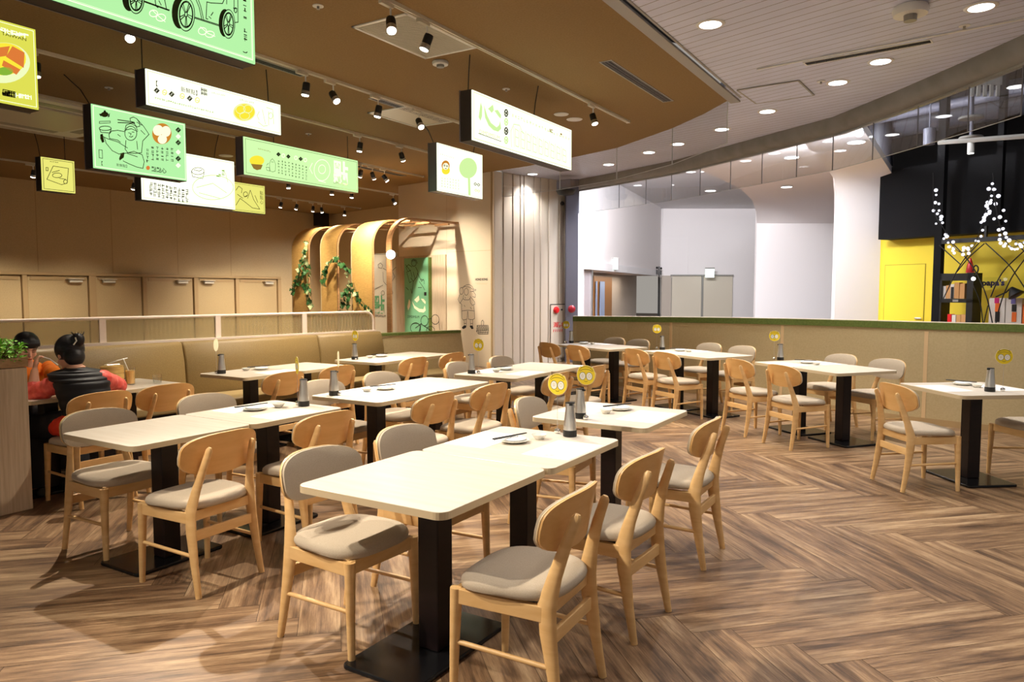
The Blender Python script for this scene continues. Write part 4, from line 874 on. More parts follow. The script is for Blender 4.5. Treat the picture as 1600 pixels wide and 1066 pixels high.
def ch(x, y, rz, label, group=None): CH.append((x, y, rz, label, group))
J = radians
ch(-1.385, 2.37, W_+J(3), 'wooden chair with grey seat at the bottom centre, nearest to the viewer')
ch(-1.385, 3.10, W_-J(2), 'second wooden backed chair on the right of the frontmost table, behind the nearest chair')
ch(-1.395, 4.08, W_+J(1), 'lone wooden backed chair on the right side of the single square table')
ch(-2.275, 2.34, E_-J(2), 'grey padded chair on the left of the frontmost table, its near corner')
ch(-2.31, 2.98, E_, 'grey padded chair on the left of the frontmost table, second from the viewer')
ch(-2.27, 4.24, E_+J(6), 'grey padded chair on the left of the single square table')
ch(-3.415, 2.40, W_+J(2), 'wooden backed chair at the right of the left front table, nearer one')
ch(-3.395, 3.13, W_-J(2), 'wooden backed chair at the right of the left front table, further from the viewer')
ch(-4.24, 2.44, E_, 'grey padded chair behind the bare end of the left front table, next to the diners')
ch(-4.27, 3.20, E_, 'grey padded chair peeking over the left front table by the plate')
ch(-3.33, 4.10, W_, 'wooden backed chair at the near right of the middle table')
ch(-3.30, 4.78, W_-J(3), 'wooden backed chair at the far right of the middle table')
ch(-4.18, 4.20, E_, 'grey padded chair at the middle table, mostly hidden behind its steel bottle')
ch(-4.18, 4.90, E_, 'grey padded chair showing its rounded back above the middle table')
ch(-5.42, 2.92, W_, 'wooden backed chair in which the diner in the black vest sits')
ch(-5.42, 3.44, W_-J(4), 'empty wooden backed chair right of the diner in the black vest')
ch(-5.32, 4.50, W_, 'wooden backed chair facing the banquette, behind the leaning yellow number card')
ch(-5.32, 5.16, W_, 'wooden backed chair facing the banquette, behind the edge on number card')
ch(-5.26, 6.24, W_, 'wooden backed chair at the rear banquette table, nearer one')
ch(-5.26, 6.95, W_, 'wooden backed chair at the rear banquette table, by the panel end')
ch(-3.22, 5.72, W_, 'wooden backed chair behind the yellow number card of the single table')
ch(-3.20, 6.45, W_-J(3), 'wooden backed chair at the rear centre table, further right')
ch(-4.14, 6.02, E_, 'grey padded chair left of the rear centre table, nearer one')
ch(-4.12, 6.78, E_, 'grey padded chair left of the rear centre table, below the basket drawing')
def rch(R, a, off, label, far=False, D=.75, tw=0):
    A, u, v, ang = R; p = A+u*a+v*((D+off) if far else -off)
    ch(p.x, p.y, ang+(pi if far else 0)+tw, label)
rch(R1, .38, .18, 'wooden backed chair at the far left end of the partition tables, against the white panels')
rch(R1, 1.0, .18, 'second wooden backed chair of the furthest partition table, before the grey column')
rch(R2, .34, .17, 'wooden backed chair at the middle partition table, left one')
rch(R2, .90, .17, 'wooden backed chair at the middle partition table, right one')
rch(R3, .22, .17, 'wooden backed chair at the nearest partition table pair, left one')
rch(R3, .90, .17, 'wooden backed chair at the nearest partition table pair, right one')
rch(R4, .52, .17, 'large wooden backed chair at the single table on the right edge')
rch(R1, .10, .20, 'grey padded chair behind the furthest partition table, left one', True)
rch(R1, .62, .20, 'grey padded chair behind the furthest partition table, right one', True)
rch(R2, .06, .22, 'grey padded chair behind the middle partition table, left one', True)
rch(R2, .66, .22, 'grey padded chair behind the middle partition table, right one', True)
rch(R3, .16, .16, 'grey padded chair behind the nearest partition table pair, left one', True)
rch(R3, .80, .16, 'grey padded chair behind the nearest partition table pair, right one', True)
rch(R4, .42, .14, 'grey chair cut by the right edge of the frame, facing the single table', True)
proto = make_chair()
for i, (x, y, rz, lb, g) in enumerate(CH):
    g = 'dining chairs with grey seats'
    if i == 0: proto.location = (x, y, 0); proto.rotation_euler = (0, 0, rz); proto['label'] = lb; proto['group'] = g
    else: dup(proto, (x, y, 0), rz, lb, g)
# ================================================================ TABLE WARE
TZ = .7402
def make_bottle():
    t = thing('sauce_bottle', '-', 'bottle')
    MB().lathe([(.036, 0), (.0375, .004), (.0365, .036)], 24).build('base_band', 'black', t, smooth=True)
    MB().lathe([(.0360, .036), (.0345, .06), (.0300, .10), (.0262, .135), (.0250, .150), (.0250, .176), (.024, .180), (.020, .181)], 24).build('body', 'steel', t, smooth=True)
    MB().box(-.034, -.009, .170, -.018, .009, .180).lathe([(.0255, .1795), (.0255, .183), (.02, .185)], 20).build('lid_spout', 'black', t, smooth=True)
    return t
BOT = [(-1.78, 3.50, 2.2, 'steel sauce bottle on the frontmost table, nearest and largest'), (-1.985, 4.04, 2.9, 'steel sauce bottle on the single square table, half hidden by the nearer bottle'), (-4.0, 3.97, -1.9, 'steel sauce bottle on the middle table corner'),
 (-3.80, 3.49, -.2, 'steel sauce bottle at the right end of the left front table'), (-5.965, 4.47, 1.5, 'steel sauce bottle on the left end of the banquette table'), (-5.90, 6.19, 0, 'steel sauce bottle on the rear banquette table'), (-3.95, 5.71, 0, 'steel sauce bottle on the rear centre table, before the basket drawing wall'),
 (-5.0, 9.86, 1, 'tiny steel sauce bottle by the grey column'), (-3.40, 9.38, 1, 'steel sauce bottle on the middle partition table'), (-1.74, 8.64, 0, 'steel sauce bottle on the nearest partition table pair'), (.20, 6.79, 1, 'steel sauce bottle on the single table at the right edge')]
b0 = make_bottle()
for i, (x, y, a, lb) in enumerate(BOT):
    if i == 0: b0.location = (x, y, TZ); b0.rotation_euler = (0, 0, a); b0['label'] = lb; b0['group'] = 'steel sauce bottles'
    else: dup(b0, (x, y, TZ), a, lb, 'steel sauce bottles')
def make_card():
    """wire number card on a small ball; card faces local -y"""
    t = thing('number_card_holder', '-', 'table number')
    MB().lathe([(.011, 0), (.016, .005), (.0185, .014), (.016, .023), (.008, .028)], 14).build('ball', 'chrome', t, smooth=True)
    MB().tube([(0, 0, .026), (0, 0, .235)], .0011, 6).build('wire', 'silver', t)
    c = [(.058*(1+.06*(max(0, cos(4*a-pi))**6 if 0 < a < pi else 0))*cos(a), .058*(1+.10*(max(0, cos(4*(a-pi/4)+0))**8 if 0 < a < pi else 0))*sin(a)) for a in [2*pi*i/48 for i in range(48)]]
    Rm = Matrix.Translation((0, 0, .272)) @ Matrix.Rotation(pi/2, 4, 'X')
    MB().prism([(x*1.03, y*1.03) for x, y in c], -.0010, .0006, Rm).build('card_back', 'cream', t); fc = MB().prism(c, .0006, .0016, Rm).build('card', mat('yellow card', sr(232, 204, 34), .5) if 'ycard' not in M else 'ycard', t); M['ycard'] = fc.data.materials[0]
    T = lambda k: (lambda u, v: Rm @ Vector((u, v, .0016+.0004*k)))
    mb = MB()
    for s in (-1, 1): P = oval(s*.0215, -.006, .0185, .0225, 20)[:-1]; mb.add([T(1)(*p) for p in P], [tuple(range(len(P)))])
    mb.build('egg_shape', 'porcelain', t)
    L = [oval(s*.0215, -.006, .0195, .0235, 20) for s in (-1, 1)]+[oval(0, .004, .049, .049, 24, 25, 155), oval(0, .016, .040, .020, 18, 20, 160), oval(0, -.034, .010, .006, 8, 190, 350), [(-.03, .046), (-.036, .054)], [(.03, .046), (.036, .054)]]
    MB().strokes(L, .0022, T(2)).build('outline_print', 'blackink', t); MB().strokes([oval(-.0215, -.004, .006, .009, 10), [(-.0235, -.002), (-.0195, -.010)], oval(.022, -.004, .008, .010, 10), [(.018, .004), (.026, .004)]], .0018, T(2)).build('number_print', 'sbrownp' if 'sbrownp' in M else 'topedge', t)
    return t
CARDS = [(-1.875, 3.535, -.55, 'yellow number card on a ball stand, in front on the frontmost table, slightly tilted', .12), (-1.93, 4.005, -.45, 'yellow number card on a ball stand on the single square table', 0), (-3.965, 3.985, -1.45, 'yellow number card seen nearly edge on above the middle table bottle', 0),
 (-3.87, 3.50, -1.1, 'yellow number card above the bottle of the left front table, leaning left', .12), (-6.0, 4.44, -1.55, 'yellow number card seen edge on at the left banquette table', 0), (-5.88, 6.18, -.75, 'yellow number card over the rear banquette table', 0), (-3.89, 5.74, -.55, 'yellow number card below the basket drawing', 0),
 (-5.10, 9.88, -.5, 'yellow number card beside the red fire cabinet text', 0), (-3.50, 9.44, -.4, 'yellow number card on the middle partition table', 0), (-1.81, 8.64, -.45, 'yellow number card on the nearest partition table pair', 0), (.285, 6.85, -.35, 'yellow number card on the single table at the right edge', 0)]
k0 = make_card()
for i, (x, y, a, lb, tilt) in enumerate(CARDS):
    q = k0 if i == 0 else dup(k0, (x, y, TZ), a, lb)
    q.location = (x, y, TZ); q.rotation_euler = (0, tilt*.0, -a if False else a+YAW+.55*0); q['label'] = lb; q['group'] = 'yellow number cards'
def make_plate():
    t = thing('side_plate', '-', 'plate'); MB().lathe([(.045, 0), (.052, .004), (.078, .013), (.080, .016), (.076, .0165), (.05, .008), (.0, .007)], 32).build('dish', 'porcelain', t, smooth=True); return t
def make_napkin():
    t = thing('folded_napkin', '-', 'napkin'); m = MB(); m.lathe([(.060, 0), (.064, .004), (.060, .009), (.02, .011)], 28); m.build('cloth', 'paper', t, smooth=True)
    Tn = lambda u, v: Vector((u, v, .0118)); MB().strokes([[(-.03, -.01), (-.01, .01), (.01, -.012), (.03, .008)]], .003, Tn).build('print', 'ink', t); return t
def make_sticks():
    t = thing('chopsticks', '-', 'chopsticks'); MB().tube([(-.115, -.006, .004), (.115, -.004, .006)], [.0042, .003], 8).build('chopstick', 'black', t); MB().tube([(-.113, .007, .004), (.116, .001, .006)], [.0042, .003], 8).build('chopstick', 'black', t); return t
def make_bowl():
    t = thing('sauce_dish', '-', 'dish'); MB().lathe([(.022, 0), (.024, .004), (.040, .022), (.0415, .026), (.039, .0262), (.026, .008), (0, .006)], 28).build('dish', 'porcelain', t, smooth=True); return t
SET = [(-1.955, 3.21, 1.15, -1.885, 3.35, 'frontmost table'), (-1.90, 4.46, .95, -1.925, 4.29, 'single square table'), (-3.885, 4.42, 1.1, -3.93, 4.25, 'middle table'), (-3.94, 3.20, 1.25, -3.90, 3.36, 'left front table'), (-5.93, 4.90, 1.2, -5.98, 4.76, 'left banquette table'), (-5.88, 6.62, 1.2, -5.88, 6.42, 'rear banquette table'),
 (-3.84, 6.14, 1.1, -3.82, 5.94, 'rear centre table'), (-4.78, 9.84, .2, -4.62, 9.80, 'furthest partition table'), (-3.12, 9.28, -.1, -2.98, 9.2, 'middle partition table'), (-1.42, 8.42, -.35, -1.3, 8.3, 'nearest partition table pair'), (.02, 7.15, -.5, .12, 7.03, 'single table at the right edge')]
pl0, na0, st0, bo0 = make_plate(), make_napkin(), make_sticks(), make_bowl()
for i, (x, y, a, bx1, by1, nm) in enumerate(SET):
    for q0_, z, ro, lb, g, xx, yy in ((pl0, TZ, 0, 'white side plate on the '+nm, 'white side plates', x, y), (na0, TZ+.0165, a, 'round folded white napkin on the plate of the '+nm, 'round napkins', x, y), (st0, TZ+.0295, a+.15, 'pair of black chopsticks laid across the plate of the '+nm, 'black chopsticks', x-.012, y-.02), (bo0, TZ, 0, 'small white sauce dish on the '+nm, 'sauce dishes', bx1, by1)):
        if i == 0: q0_.location = (xx, yy, z); q0_.rotation_euler = (0, 0, ro); q0_['label'] = lb; q0_['group'] = g
        else: dup(q0_, (xx, yy, z), ro, lb, g)
def mat_sheet(x, y, w, d, rz, lb, flip=0):
    t = thing('paper_placemat', lb, 'placemat', (x, y, TZ), rz, 'paper placemats'); MB().box(-w/2, -d/2, 0, w/2, d/2, .0006).build('sheet', 'paper', t)
    Tq = lambda u, v: Vector((u, v, .0009)); s = -1 if flip else 1; L = [[(-w*.08*s, -d*.42), (w*.38*s, -d*.20)], [(-w*.30*s, -d*.42), (w*.30*s, -d*.34)]]
    MB().strokes(L, .004, Tq).build('text_line', 'ink', t); MB().strokes([[(-w*.42, -d*.3+i*.035), (-w*.42+(.05+.05*((i*7) % 3)), -d*.3+i*.035)] for i in range(6)], .0012, Tq).build('small_print', mat('pale print', sr(205, 205, 205), .8) if 'pp' not in M else 'pp', t); M['pp'] = t.children[-1].data.materials[0]
PM = [(-2.13, 3.19, .24, .38, 0, 'paper placemat on the left of the frontmost table'), (-1.655, 3.18, .25, .38, 0, 'paper placemat at the front right of the frontmost table'), (-2.11, 4.38, .24, .38, 0, 'paper placemat at the left of the single square table'), (-1.655, 4.31, .25, .40, 0, 'paper placemat at the right of the single square table'),
 (-4.05, 3.22, .22, .38, 0, 'paper placemat beyond the plate on the left front table'), (-3.65, 3.20, .22, .38, 0, 'paper placemat at the near side of the plate on the left front table'), (-4.01, 4.32, .22, .38, 0, 'paper placemat behind the plate on the middle table'), (-3.60, 4.30, .22, .38, 0, 'paper placemat in front of the plate on the middle table'),
 (-5.64, 4.85, .22, .38, 0, 'paper placemat on the left banquette table'), (-5.58, 6.55, .22, .38, 0, 'paper placemat on the rear banquette table'), (-3.92, 6.0, .22, .38, 0, 'paper placemat left of the rear centre plate'), (-3.53, 6.0, .22, .38, 0, 'paper placemat right of the rear centre plate')]
for q in PM: mat_sheet(*q)
for R, nm in ((R1, 'furthest partition table'), (R2, 'middle partition table'), (R3, 'nearest partition table pair'), (R4, 'single table at the right edge')):
    A, u, v, ang = R
    for s, (a, b) in (('near', (.36, .15)), ('far', (.36, .60))): p = A+u*a+v*b; mat_sheet(p.x, p.y, .38, .24, ang, 'paper placemat on the %s side of the %s' % (s, nm))
# ================================================================ BANQUETTE, SCREEN, END PANEL
K0 = Vector((-6.95, 3.76, 0)); kd = Vector((.153, .988, 0)).normalized(); kn = Vector((kd.y, -kd.x, 0))    # kn points to the room
TK = Matrix(((kd.x, kn.x, 0, K0.x), (kd.y, kn.y, 0, K0.y), (0, 0, 1, 0), (0, 0, 0, 1)))
ku = lambda px, py, off=0: (hit(px, py, K0+kn*off, kd)-K0).dot(kd)
bq = thing('banquette', 'long tan leather banquette bench behind the left tables', 'bench')
us = [-3.2, -1.2, ku(287, 575), ku(497, 550), 3.52]
for a, b in zip(us, us[1:]):
    m = MB(); pr = [(.06, .45), (.075, .55), (.05, .80), (.01, .96), (-.02, .995), (-.06, 1.0), (-.14, .99), (-.14, .45)]; n = len(pr)
    vs = [TK @ Vector((u, w, z)) for u in (a+.004, a+.02, b-.02, b-.004) for w, z in pr]
    for q in (0, 3):   # rounded ends
        for i in range(n): w, z = pr[i]; vs[q*n+i] = TK @ Vector(((a+.004) if q == 0 else (b-.004), w-.018 if w > 0 else w, z-.012 if z > .9 else z))
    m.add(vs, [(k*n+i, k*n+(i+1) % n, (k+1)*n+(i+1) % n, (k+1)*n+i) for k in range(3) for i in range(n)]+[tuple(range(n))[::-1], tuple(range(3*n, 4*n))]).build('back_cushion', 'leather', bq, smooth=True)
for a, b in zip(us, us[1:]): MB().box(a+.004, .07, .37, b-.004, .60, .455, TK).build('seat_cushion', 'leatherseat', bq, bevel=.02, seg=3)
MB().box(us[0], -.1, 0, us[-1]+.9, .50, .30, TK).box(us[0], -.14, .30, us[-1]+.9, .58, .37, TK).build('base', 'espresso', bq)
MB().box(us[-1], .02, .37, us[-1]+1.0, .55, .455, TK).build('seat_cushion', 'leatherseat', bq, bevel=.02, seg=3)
# end panel with a green cap
E0, E1_ = Vector((-6.44, 7.30, 0)), Vector((-6.02, 8.42, 0)); ed = (E1_-E0).normalized(); en = Vector((ed.y, -ed.x, 0)); TE = Matrix(((ed.x, en.x, 0, E0.x), (ed.y, en.y, 0, E0.y), (0, 0, 1, 0), (0, 0, 0, 1))); EL = (E1_-E0).length
RX = TE @ Matrix.Rotation(pi/2, 4, 'X')
MB().prism([(-.1, 0), (EL+.16, 0), (EL, .94), (-.1, .94)], -.02, .06, RX).build('end_panel', 'partbeige', bq)
MB().box(-.12, -.07, .935, EL+.0, .03, .972, TE).build('green_cap', 'green', bq, bevel=.004)
# reeded glass screen behind the seat back
S0_, S1_ = Vector((-7.6, 2.2, 0)), Vector((-6.62, 7.15, 0)); sdv = (S1_-S0_).normalized(); snn = Vector((sdv.y, -sdv.x, 0)); TG_ = Matrix(((sdv.x, snn.x, 0, S0_.x), (sdv.y, snn.y, 0, S0_.y), (0, 0, 1, 0), (0, 0, 0, 1)))
su = lambda px, py: (hit(px, py, S0_, sdv)-S0_).dot(sdv)
sc_ = thing('glass_screen', 'low reeded glass screen with pale frame along the back of the banquette', 'screen'); ue = su(583, 500)
zb, ztp = 1.0, 1.25
MB().tube([TG_ @ Vector(p) for p in [(-1.5, 0, ztp), (ue-.12, 0, ztp)]+[(ue-.12+.12*sin(radians(a)), 0, ztp-.12+.12*cos(radians(a))) for a in (20, 40, 60, 80, 90)]+[(ue, 0, zb-.1)]], .017, 8).build('frame', 'screenframe', sc_, smooth=True)
MB().box(-1.5, -.03, zb-.12, ue+.01, .05, zb+.012, TG_).build('lower_rail', 'screenframe', sc_)
MB().box(-1.5, -.06, 0, ue+.01, .03, zb-.12, TG_).build('backing_board', 'partbeige', sc_)
ps = [-1.48, su(160, 520), su(340, 510), su(475, 505), ue]
for p in ps[1:4]: MB().box(p-.03, -.018, zb, p+.03, .018, ztp, TG_).build('post', 'screenframe', sc_)
for a, b in zip(ps, ps[1:]):
    m = MB(); n = int((b-a)/.022); vs = []
    for i in range(n+1):
        u = a+(b-a)*i/n; w = .004 if i % 2 else -.001
        top = ztp-.012 if b < ue or u < ue-.12 else ztp-.13+math.sqrt(max(0, .12**2-(u-ue+.12)**2))
        vs += [TG_ @ Vector((u, w, zb)), TG_ @ Vector((u, w, top)), TG_ @ Vector((u, -.006, top)), TG_ @ Vector((u, -.006, zb))]
    m.add(vs, [(4*i+k, 4*i+(k+1) % 4, 4*i+4+(k+1) % 4, 4*i+4+k) for i in range(n) for k in range(4)]+[(3, 2, 1, 0), (4*n, 4*n+1, 4*n+2, 4*n+3)]).build('reeded_pane', 'reeded', sc_)
# ================================================================ PLANTER
pt = thing('planter_box', 'tall pale oak planter cabinet at the left edge', 'planter', (-5.72, 1.56, 0))
MB().box(-.22, -1.4, 0, .22, 1.0, .995).build('body', 'oak', pt, bevel=.004)
m = MB(); m.box(-.235, -1.42, 1.0, .225, -1.36, 1.064).box(-.235, .955, 1.0, .225, 1.005, 1.064).box(.18, -1.36, 1.0, .225, .955, 1.064).box(-.235, -1.36, 1.0, -.19, .955, 1.064); m.build('cap', 'oakcap', pt)
MB().box(-.19, -1.36, 1.0, .18, .955, 1.04).build('soil', 'stem', pt)
def leaf_poly(r, s): return [(0, 0, 0), (r*.5, s*.35, r*.05), (r, s*.38, 0), (r*1.5, 0, -r*.15), (r, -s*.38, 0), (r*.5, -s*.35, r*.05)]
def foliage(center, rad, n, size, seed, mats, parent):
    r = random.Random(seed); B = [MB(), MB()]; st = MB()
    for i in range(n):
        a = r.uniform(0, 2*pi); rr = math.sqrt(r.random()); z = r.random()
        base = Vector((rad[0]*rr*.55*cos(a), rad[1]*rr*.55*sin(a), 0)); tip = Vector((rad[0]*rr*cos(a), rad[1]*rr*sin(a), rad[2]*z*(1-.45*rr)))
        if i % 6 == 0: st.tube([base, base*.3+tip*.7+Vector((0, 0, .01)), tip], .0016, 5)
        Rm = Matrix.Translation(tip) @ Matrix.Rotation(r.uniform(0, 2*pi), 4, 'Z') @ Matrix.Rotation(r.uniform(-.9, .5), 4, 'Y') @ Matrix.Rotation(r.uniform(-.6, .6), 4, 'X')
        s = size*r.uniform(.6, 1.25); B[0 if r.random() < .7 else 1].add([Rm @ Vector(p) for p in leaf_poly(s, s)], [(0, 1, 2, 3), (0, 3, 4, 5)])
    st.build('stem', 'stem', parent); B[0].build('foliage', mats[0], parent); B[1].build('young_foliage', mats[1], parent)
for i, (x, y, rx, ry, rz_, n, lb) in enumerate([(-5.60, 2.36, .15, .24, .20, 1000, 'bushy bright green plant on top of the oak planter'), (-5.72, 1.9, .15, .2, .17, 120, 'green plant in the planter box, outside the left edge of the picture')]):
    t = thing('leafy_plant', lb, 'plant', (x, y, 1.04), 0, 'planter greenery'); foliage((0, 0, 0), (rx, ry, rz_), n, .022, 5+i, ('leafgreen', 'leafgreen2'), t)
# ================================================================ RATTAN ARCHES
AD = 1.75; LP = FL+wn*AD
au = lambda px, py=450: (hit(px, py, LP, wd)-LP).dot(wd)
TA = Matrix(((wd.x, -wn.x, 0, LP.x), (wd.y, -wn.y, 0, LP.y), (0, 0, 1, 0), (0, 0, 0, 1)))    # local: u along the wall, w from legs back to the wall
def arc_prof(zt=2.93, r=.52, w1=AD):
    return [(0, 0), (0, zt-r)]+[(r-r*cos(radians(a)), zt-r+r*sin(radians(a))) for a in range(10, 91, 10)]+[(w1*.55, zt), (w1, zt)]
PR_ = arc_prof()
def sheet(u0, u1, prof, th, T):
    m = MB(); n = len(prof); vs = []
    for k, (w, z) in enumerate(prof):
        a = prof[max(k-1, 0)]; b = prof[min(k+1, n-1)]; t = Vector((b[0]-a[0], b[1]-a[1])).normalized(); nx, nz = t.y*th, -t.x*th
        vs += [T @ Vector((u0, w, z)), T @ Vector((u1, w, z)), T @ Vector((u1, w+nx, z+nz)), T @ Vector((u0, w+nx, z+nz))]
    m.add(vs, [(4*i+k, 4*i+(k+1) % 4, 4*i+4+(k+1) % 4, 4*i+4+k) for i in range(n-1) for k in range(4)]+[(3, 2, 1, 0), (4*n-4, 4*n-3, 4*n-2, 4*n-1)]); return m
ARC = [(456, 483, 'leftmost rattan arch, with ivy hanging down its face'), (501, 528, 'middle of the three rattan arches, with a short ivy vine'), (549, 583, 'right rattan arch, nearest the white poster')]
for x0, x1, lb in ARC:
    t = thing('rattan_arch', lb, 'arch', group='rattan arches'); u0, u1 = au(x0), au(x1)
    sheet(u0+.03, u1-.03, PR_[:-2]+[(AD*.5, 2.93)], .012, TA).build('rattan_panel', 'rattan', t, smooth=True)
    for uu in (u0, u1-.032): sheet(uu, uu+.032, PR_, .032, TA).build('frame_rail', 'archpale' if uu == u0 else 'archwood', t)
    for w in (.55, .95, 1.35): MB().box(u0, AD*w/1.75-.02, 2.885, u1, AD*w/1.75+.02, 2.925, TA).build('cross_bar', 'archwood', t)
t = thing('wooden_arch', 'slender open wooden arch right of the rattan arches, carrying the globe lamp', 'arch'); u0 = au(604); u1 = au(610.5)
sheet(u0, u1, PR_, .035, TA).build('frame_rail', 'archwood', t)
for w in (.6, 1.1, 1.6): MB().box(au(583), w-.02, 2.87, u0, w+.02, 2.91, TA).build('cross_bar', 'archwood', t)
p = TA @ Vector((u1+.03, -.02, hit(617, 398, LP, wd).z)); t = thing('globe_wall_lamp', 'glowing white globe lamp on the slender arch', 'lamp', tuple(p))
MB().sphere((.05, -.05, 0), .085, 18, 12).build('globe', 'globe', t, smooth=True); MB().tube([(-.04, 0, .0), (.0, -.02, .0)], .04, 10).build('mount', 'archwood', t)
l = bpy.data.lights.new('globe', 'POINT'); l.energy = 25; l.color = (1, .9, .75); l.shadow_soft_size = .1; o = bpy.data.objects.new('globe_bulb', l); C.objects.link(o); o.parent = t; o.location = (.05, -.18, 0)
# ivy
def ivy(paths, label, seed, size=.13):
    r = random.Random(seed); t = thing('ivy_vine', label, 'ivy', group='ivy vines on the arches'); A, B, st = MB(), MB(), MB(); off = .05
    for P in paths:
        Q = [hit(x, y, LP+wn*off, wd) for x, y in P]; st.tube(Q, .006, 5)
        for a, b in zip(Q, Q[1:]):
            n = max(2, int((b-a).length/.032))
            for i in range(n):
                c = a.lerp(b, (i+r.random())/n)+wd*r.uniform(-.045, .045)+wn*r.uniform(.01, .06)+Vector((0, 0, r.uniform(-.04, .03))); s = size*r.uniform(.6, 1.15)
                L = [(0, .1), (.35, .45), (.45, .05), (.9, 0), (.5, -.35), (.35, -.75), (0, -1.15), (-.35, -.75), (-.5, -.35), (-.9, 0), (-.45, .05), (-.35, .45)]
                Rm = Matrix(((wd.x, wn.x, 0, c.x), (wd.y, wn.y, 0, c.y), (0, 0, 1, c.z), (0, 0, 0, 1))) @ Matrix.Rotation(r.uniform(-.6, .6), 4, 'X') @ Matrix.Rotation(r.uniform(-.7, .7), 4, 'Z') @ Matrix.Rotation(r.uniform(-.7, .7), 4, 'Y')
                (A if r.random() < .76 else B).add([Rm @ Vector((x*s*.62, .012*(abs(x)), z*s*.62)) for x, z in L], [(0, 1, 2, 3, 4, 5, 6, 7, 8, 9, 10, 11)])
    st.build('stem', 'stem', t); A.build('dark_leaves', 'ivy', t); B.build('pale_leaves', 'ivypale', t)
ivy([[(480, 378), (477, 400), (470, 418), (463, 440), (457, 458)], [(479, 385), (477, 410), (478, 425), (470, 436), (460, 450)], [(480, 405), (484, 420), (485, 445), (487, 465), (488, 482)], [(478, 442), (482, 462), (485, 475)]], 'ivy vine hanging on the leftmost rattan arch', 3)
ivy([[(526, 402), (516, 412), (509, 425), (506, 442)], [(526, 402), (536, 414), (544, 420), (547, 430)]], 'small ivy vine arching over the middle rattan arch', 8)
ivy([[(553, 442), (557, 455), (563, 468), (572, 478), (583, 486)], [(549, 440), (543, 455), (538, 470), (534, 484)], [(549, 445), (547, 462), (545, 480)]], 'spreading ivy vine on the right rattan arch behind the screen', 21)
# ================================================================ POSTERS AND DRAWINGS ON THE CREAM WALL
def walluv(p0, dr, n):
    return lambda x, y: ((hit(x, y, p0, dr)-p0).dot(dr), hit(x, y, p0, dr).z)
wq = walluv(FL, wd, wn)
TW = lambda k: (lambda u, v: FL+wd*u+wn*(.0+k)+Vector((0, 0, v)))
MW = Matrix(((wd.x, -wn.x, 0, FL.x), (wd.y, -wn.y, 0, FL.y), (0, 0, 1, 0), (0, 0, 0, 1)))
def wl(L, w, m, parent, k, name='line_drawing', f=1):
    return MB().strokes([[wq(*p) for p in l] for l in L], w, TW(k)).build(name, m, parent)
ub0, ub1 = wq(621, 450)[0], wq(698, 450)[0]
struct(MB().strokes([[wq(698, 300), wq(698, 470)], [wq(698, 394), wq(768, 391)]], .008, TW(.002)).build('trim_40', 'walltan'))
t = thing('wood_backboard', 'plain wooden board on the cream wall behind the jade banner', 'board'); MB().box(ub0, -.03, 0, ub1, 0, wq(650, 400)[1], MW).build('board', 'oak', t, bevel=.003)
a, b = wq(583, 450)[0], wq(621, 450)[0]; zt_ = wq(600, 396)[1]
t = thing('poster', 'cream poster with jade dot character, left of the jade banner', 'poster'); MB().box(a, -.02, .5, b, 0, zt_, MW).build('sheet', 'posterwhite', t)
text_mesh('lettering', '點', TW(.024), wq(585.5, 487)[0], wq(590, 487)[1], .44, 'jadeink', t, 'LEFT', .012, .95); text_mesh('lettering', 'DIMDIMSUM', TW(.024), wq(586, 495.5)[0], wq(589, 495.5)[1], .085, 'blackink', t, 'LEFT', 0, .95)
c8 = lambda x, y: (440+x/5.33, 320+y/5.33)
Lp = [[(810, 500), (830, 485), (850, 505), (840, 530), (815, 525), (810, 500)], [(850, 530), (880, 545), (920, 560), (960, 520)], [(850, 560), (855, 640), (900, 690)], [(930, 560), (950, 600), (925, 640)], [(780, 705), (810, 690), (850, 670)], [(900, 600), (880, 650)], oval(850, 735, 14, 18, 10), oval(918, 732, 14, 20, 10), [(915, 740), (900, 765)]]
wl([[c8(*p) for p in l] for l in Lp], .010, 'blackink', t, .024); wl([[(578.5+6, 397.5), (620, 397.5), (620, 530), (584.5, 530), (584.5, 397.5)]], .006, 'blackink', t, .023, 'border_line')
t = thing('banner', 'jade green banner with cream heart character on the wooden board', 'banner'); a, b = wq(638, 450)[0], wq(675, 450)[0]; zt_ = wq(655, 403.5)[1]
MB().box(a, -.11, .4, b, -.03, zt_, MW).build('panel', 'teal', t, bevel=.004); MB().box(b, -.10, .4, b+.03, -.03, zt_, MW).build('dark_edge', 'green', t)
mb = MB()
for P_ in ([(1095, 785), (1107, 808), (1102, 850), (1088, 880), (1080, 850)], [(1118, 798), (1140, 840), (1180, 866), (1214, 870), (1226, 838), (1234, 880), (1216, 897), (1178, 892), (1138, 860)], [(1138, 792), (1176, 756), (1182, 792), (1160, 814)], [(1194, 783), (1216, 784), (1234, 808), (1230, 828), (1210, 806)]):
    Q_ = [wq(*(440+x/5.33, 320+y/5.33)) for x, y in P_]; mb.add([TW(.113)(*q) for q in Q_], [tuple(range(len(Q_)))])
mb.build('heart_character', 'cream', t); text_mesh('lettering', 'DIMDIMSUM', TW(.113), wq(643, 496.5)[0], wq(643, 496.5)[1], .078, 'blackink', t, 'LEFT', 0, .95)
